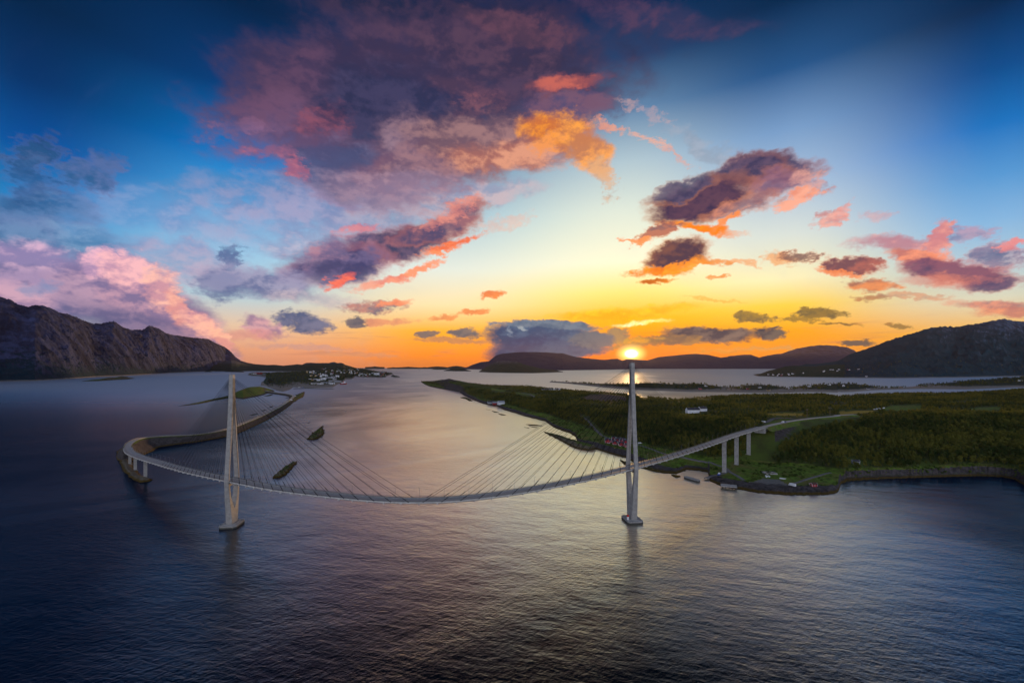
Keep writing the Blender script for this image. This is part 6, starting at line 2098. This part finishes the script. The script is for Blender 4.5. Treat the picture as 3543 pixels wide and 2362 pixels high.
# floating log on the rocks and net floats
mb = MB(); a_ = Vector(on_land(*c3(505, 898), .6)); b_ = Vector(on_land(*c3(522, 892), .6)); mb.tube(a_, b_, .45, 7, .35)
for k in range(3):
    q_ = a_.lerp(b_, .3 + .2 * k); mb.tube(q_, q_ + Vector((.4, .2, .9)), .12, 5, .05)
tag(mb.obj('driftwood_log', M['yellow']), 'pale driftwood log lying on the grass edge below the cabins', 'log')

# white wrapped hay bales in a row on the green field
ax_, ay_ = c4(918, 643); bx_, by_ = c4(1003, 631)
bale0 = None
for k in range(16):
    t = k / 15
    loc = Vector(on_land(ax_ + (bx_ - ax_) * t, ay_ + (by_ - ay_) * t, .6))
    if bale0 is None:
        mb = MB(); mb.tube((-.95, 0, 0), (-.8, 0, 0), .72, 14, .92); mb.tube((-.8, 0, 0), (.8, 0, 0), .92, 14); mb.tube((.8, 0, 0), (.95, 0, 0), .92, 14, .72)
        bale0 = o = mb.obj('hay_bale', M['hay'], smooth=False)
    else:
        o = bale0.copy(); COL.objects.link(o)
    o.location = loc; o.rotation_euler = (0, 0, R(60)); o.scale = (1.5, 1.5, 1.5)
    tag(o, 'white plastic wrapped hay bale in the row at the edge of the green field', 'hay bale', 'row of wrapped hay bales')

# utility poles on the plateau
pole0 = None
for (q, lab) in ((c3(1545, 622), 'wooden power pole in the woods left of the orange field'), (c3(2000, 655), 'wooden power pole beside the highway, behind the orange field'), (c3(2172, 640), 'wooden power pole with wide crossarm above the highway'), (c4(360, 712), 'wooden power pole right by the highway verge'), (c4(556, 692), 'rightmost wooden power pole by the highway')):
    loc = on_land(*q)
    if pole0 is None:
        pole0 = r = empty('power_pole', loc)
        mb = MB(); mb.tube((0, 0, -1), (0, 0, 15), .22, 7, .15); mb.obj('pole', M['wood'], r)
        mb = MB(); mb.box((0, 0, 14), (4.4, .25, .25)); mb.obj('crossarm', M['wood'], r)
        for s in (-1.9, 0, 1.9):
            mb = MB(); mb.tube((s, 0, 14.1), (s, 0, 14.6), .12, 6, .08); mb.obj('insulator', M['white'], r)
    else:
        r = copy_tree(pole0)
    r.location = loc; r.rotation_euler = (0, 0, R(15))
    tag(r, lab, 'power pole', 'power poles on the plateau')

# ------------------------------------------------------------------ street lamps along the deck
lamp0 = None
s_ = 40.0
while s_ < arc[-1] - 10:
    p, d, l = at_arc(s_)
    if min(abs(s_ - arc[iA]), abs(s_ - arc[iB])) > 8:
        if lamp0 is None:
            lamp0 = r = empty('street_lamp')
            mb = MB(); mb.tube((0, 0, 0), (0, 0, 7.2), .09, 6, .06); mb.box((0, 0, .15), (.35, .35, .3)); mb.obj('pole', M['steel'], r)
            mb = MB(); mb.tube((0, 0, 7.2), (0, -1.1, 7.5), .05, 5); mb.obj('arm', M['steel'], r)
            mb = MB(); mb.box((0, -1.35, 7.5), (.26, .7, .14)); mb.box((0, -1.35, 7.42), (.2, .5, .05)); mb.obj('lamp_head', M['steel'], r)
        else:
            r = copy_tree(lamp0)
        r.location = p + l * (HWD - 0.8); r.rotation_euler = (0, 0, math.atan2(d.y, d.x))
        tag(r, 'slim steel street lamp on the far edge of the bridge deck', 'street lamp', 'street lamps along the bridge deck')
    s_ += 18.0

# lantern house on the right pylon's footing
Pf = Vector((pB.x, pB.y, 0)) + AB * (-5.2) + TB * (-3.0)
r = empty('navigation_light', Pf + Vector((0, 0, 2.5)))
mb = MB(); mb.tube((0, 0, 0), (0, 0, 2.6), 1.0, 16, .95); mb.obj('tower', M['white'], r)
mb = MB(); mb.tube((0, 0, 2.6), (0, 0, 3.5), .9, 16, .85); mb.obj('lantern', M['redlamp'], r)
mb = MB(); mb.tube((0, 0, 3.5), (0, 0, 4.6), 1.15, 16, .1); mb.obj('roof', M['redlamp'], r)
tag(r, 'small round white navigation light with red cap on the right pylon footing', 'light house')
# beacon off the headland tip
r = empty('sea_beacon', pt(*c2(466, 381), 0))
mb = MB(); mb.tube((0, 0, -1), (0, 0, 2.5), 2.6, 10, 2.2); mb.obj('base', M['concrete'], r)
mb = MB(); mb.tube((0, 0, 2.5), (0, 0, 11), 1.1, 8, .8); mb.obj('post', M['red'], r)
mb = MB(); mb.tube((0, 0, 11), (0, 0, 13), 1.4, 8, .4); mb.obj('lantern', M['dark'], r)
tag(r, 'small red sea beacon standing off the tip of the wooded headland', 'beacon')

# ------------------------------------------------------------------ air
hz = bpy.data.materials.new('haze')
hz.use_nodes = True
hz.node_tree.nodes.clear()
k = NT(hz.node_tree)
pv = k.n('ShaderNodeVolumePrincipled')
pv.inputs['Color'].default_value = (0.46, 0.38, 0.46, 1)
pv.inputs['Density'].default_value = 0.0000055
pv.inputs['Anisotropy'].default_value = 0.5
oo = k.n('ShaderNodeOutputMaterial')
k.lnk(pv.outputs[0], oo.inputs['Volume'])
mb = MB(); mb.box((0, 15000, 780), (66000, 36400, 1572))
o = mb.obj('haze', hz)
tag(o, kind='stuff')
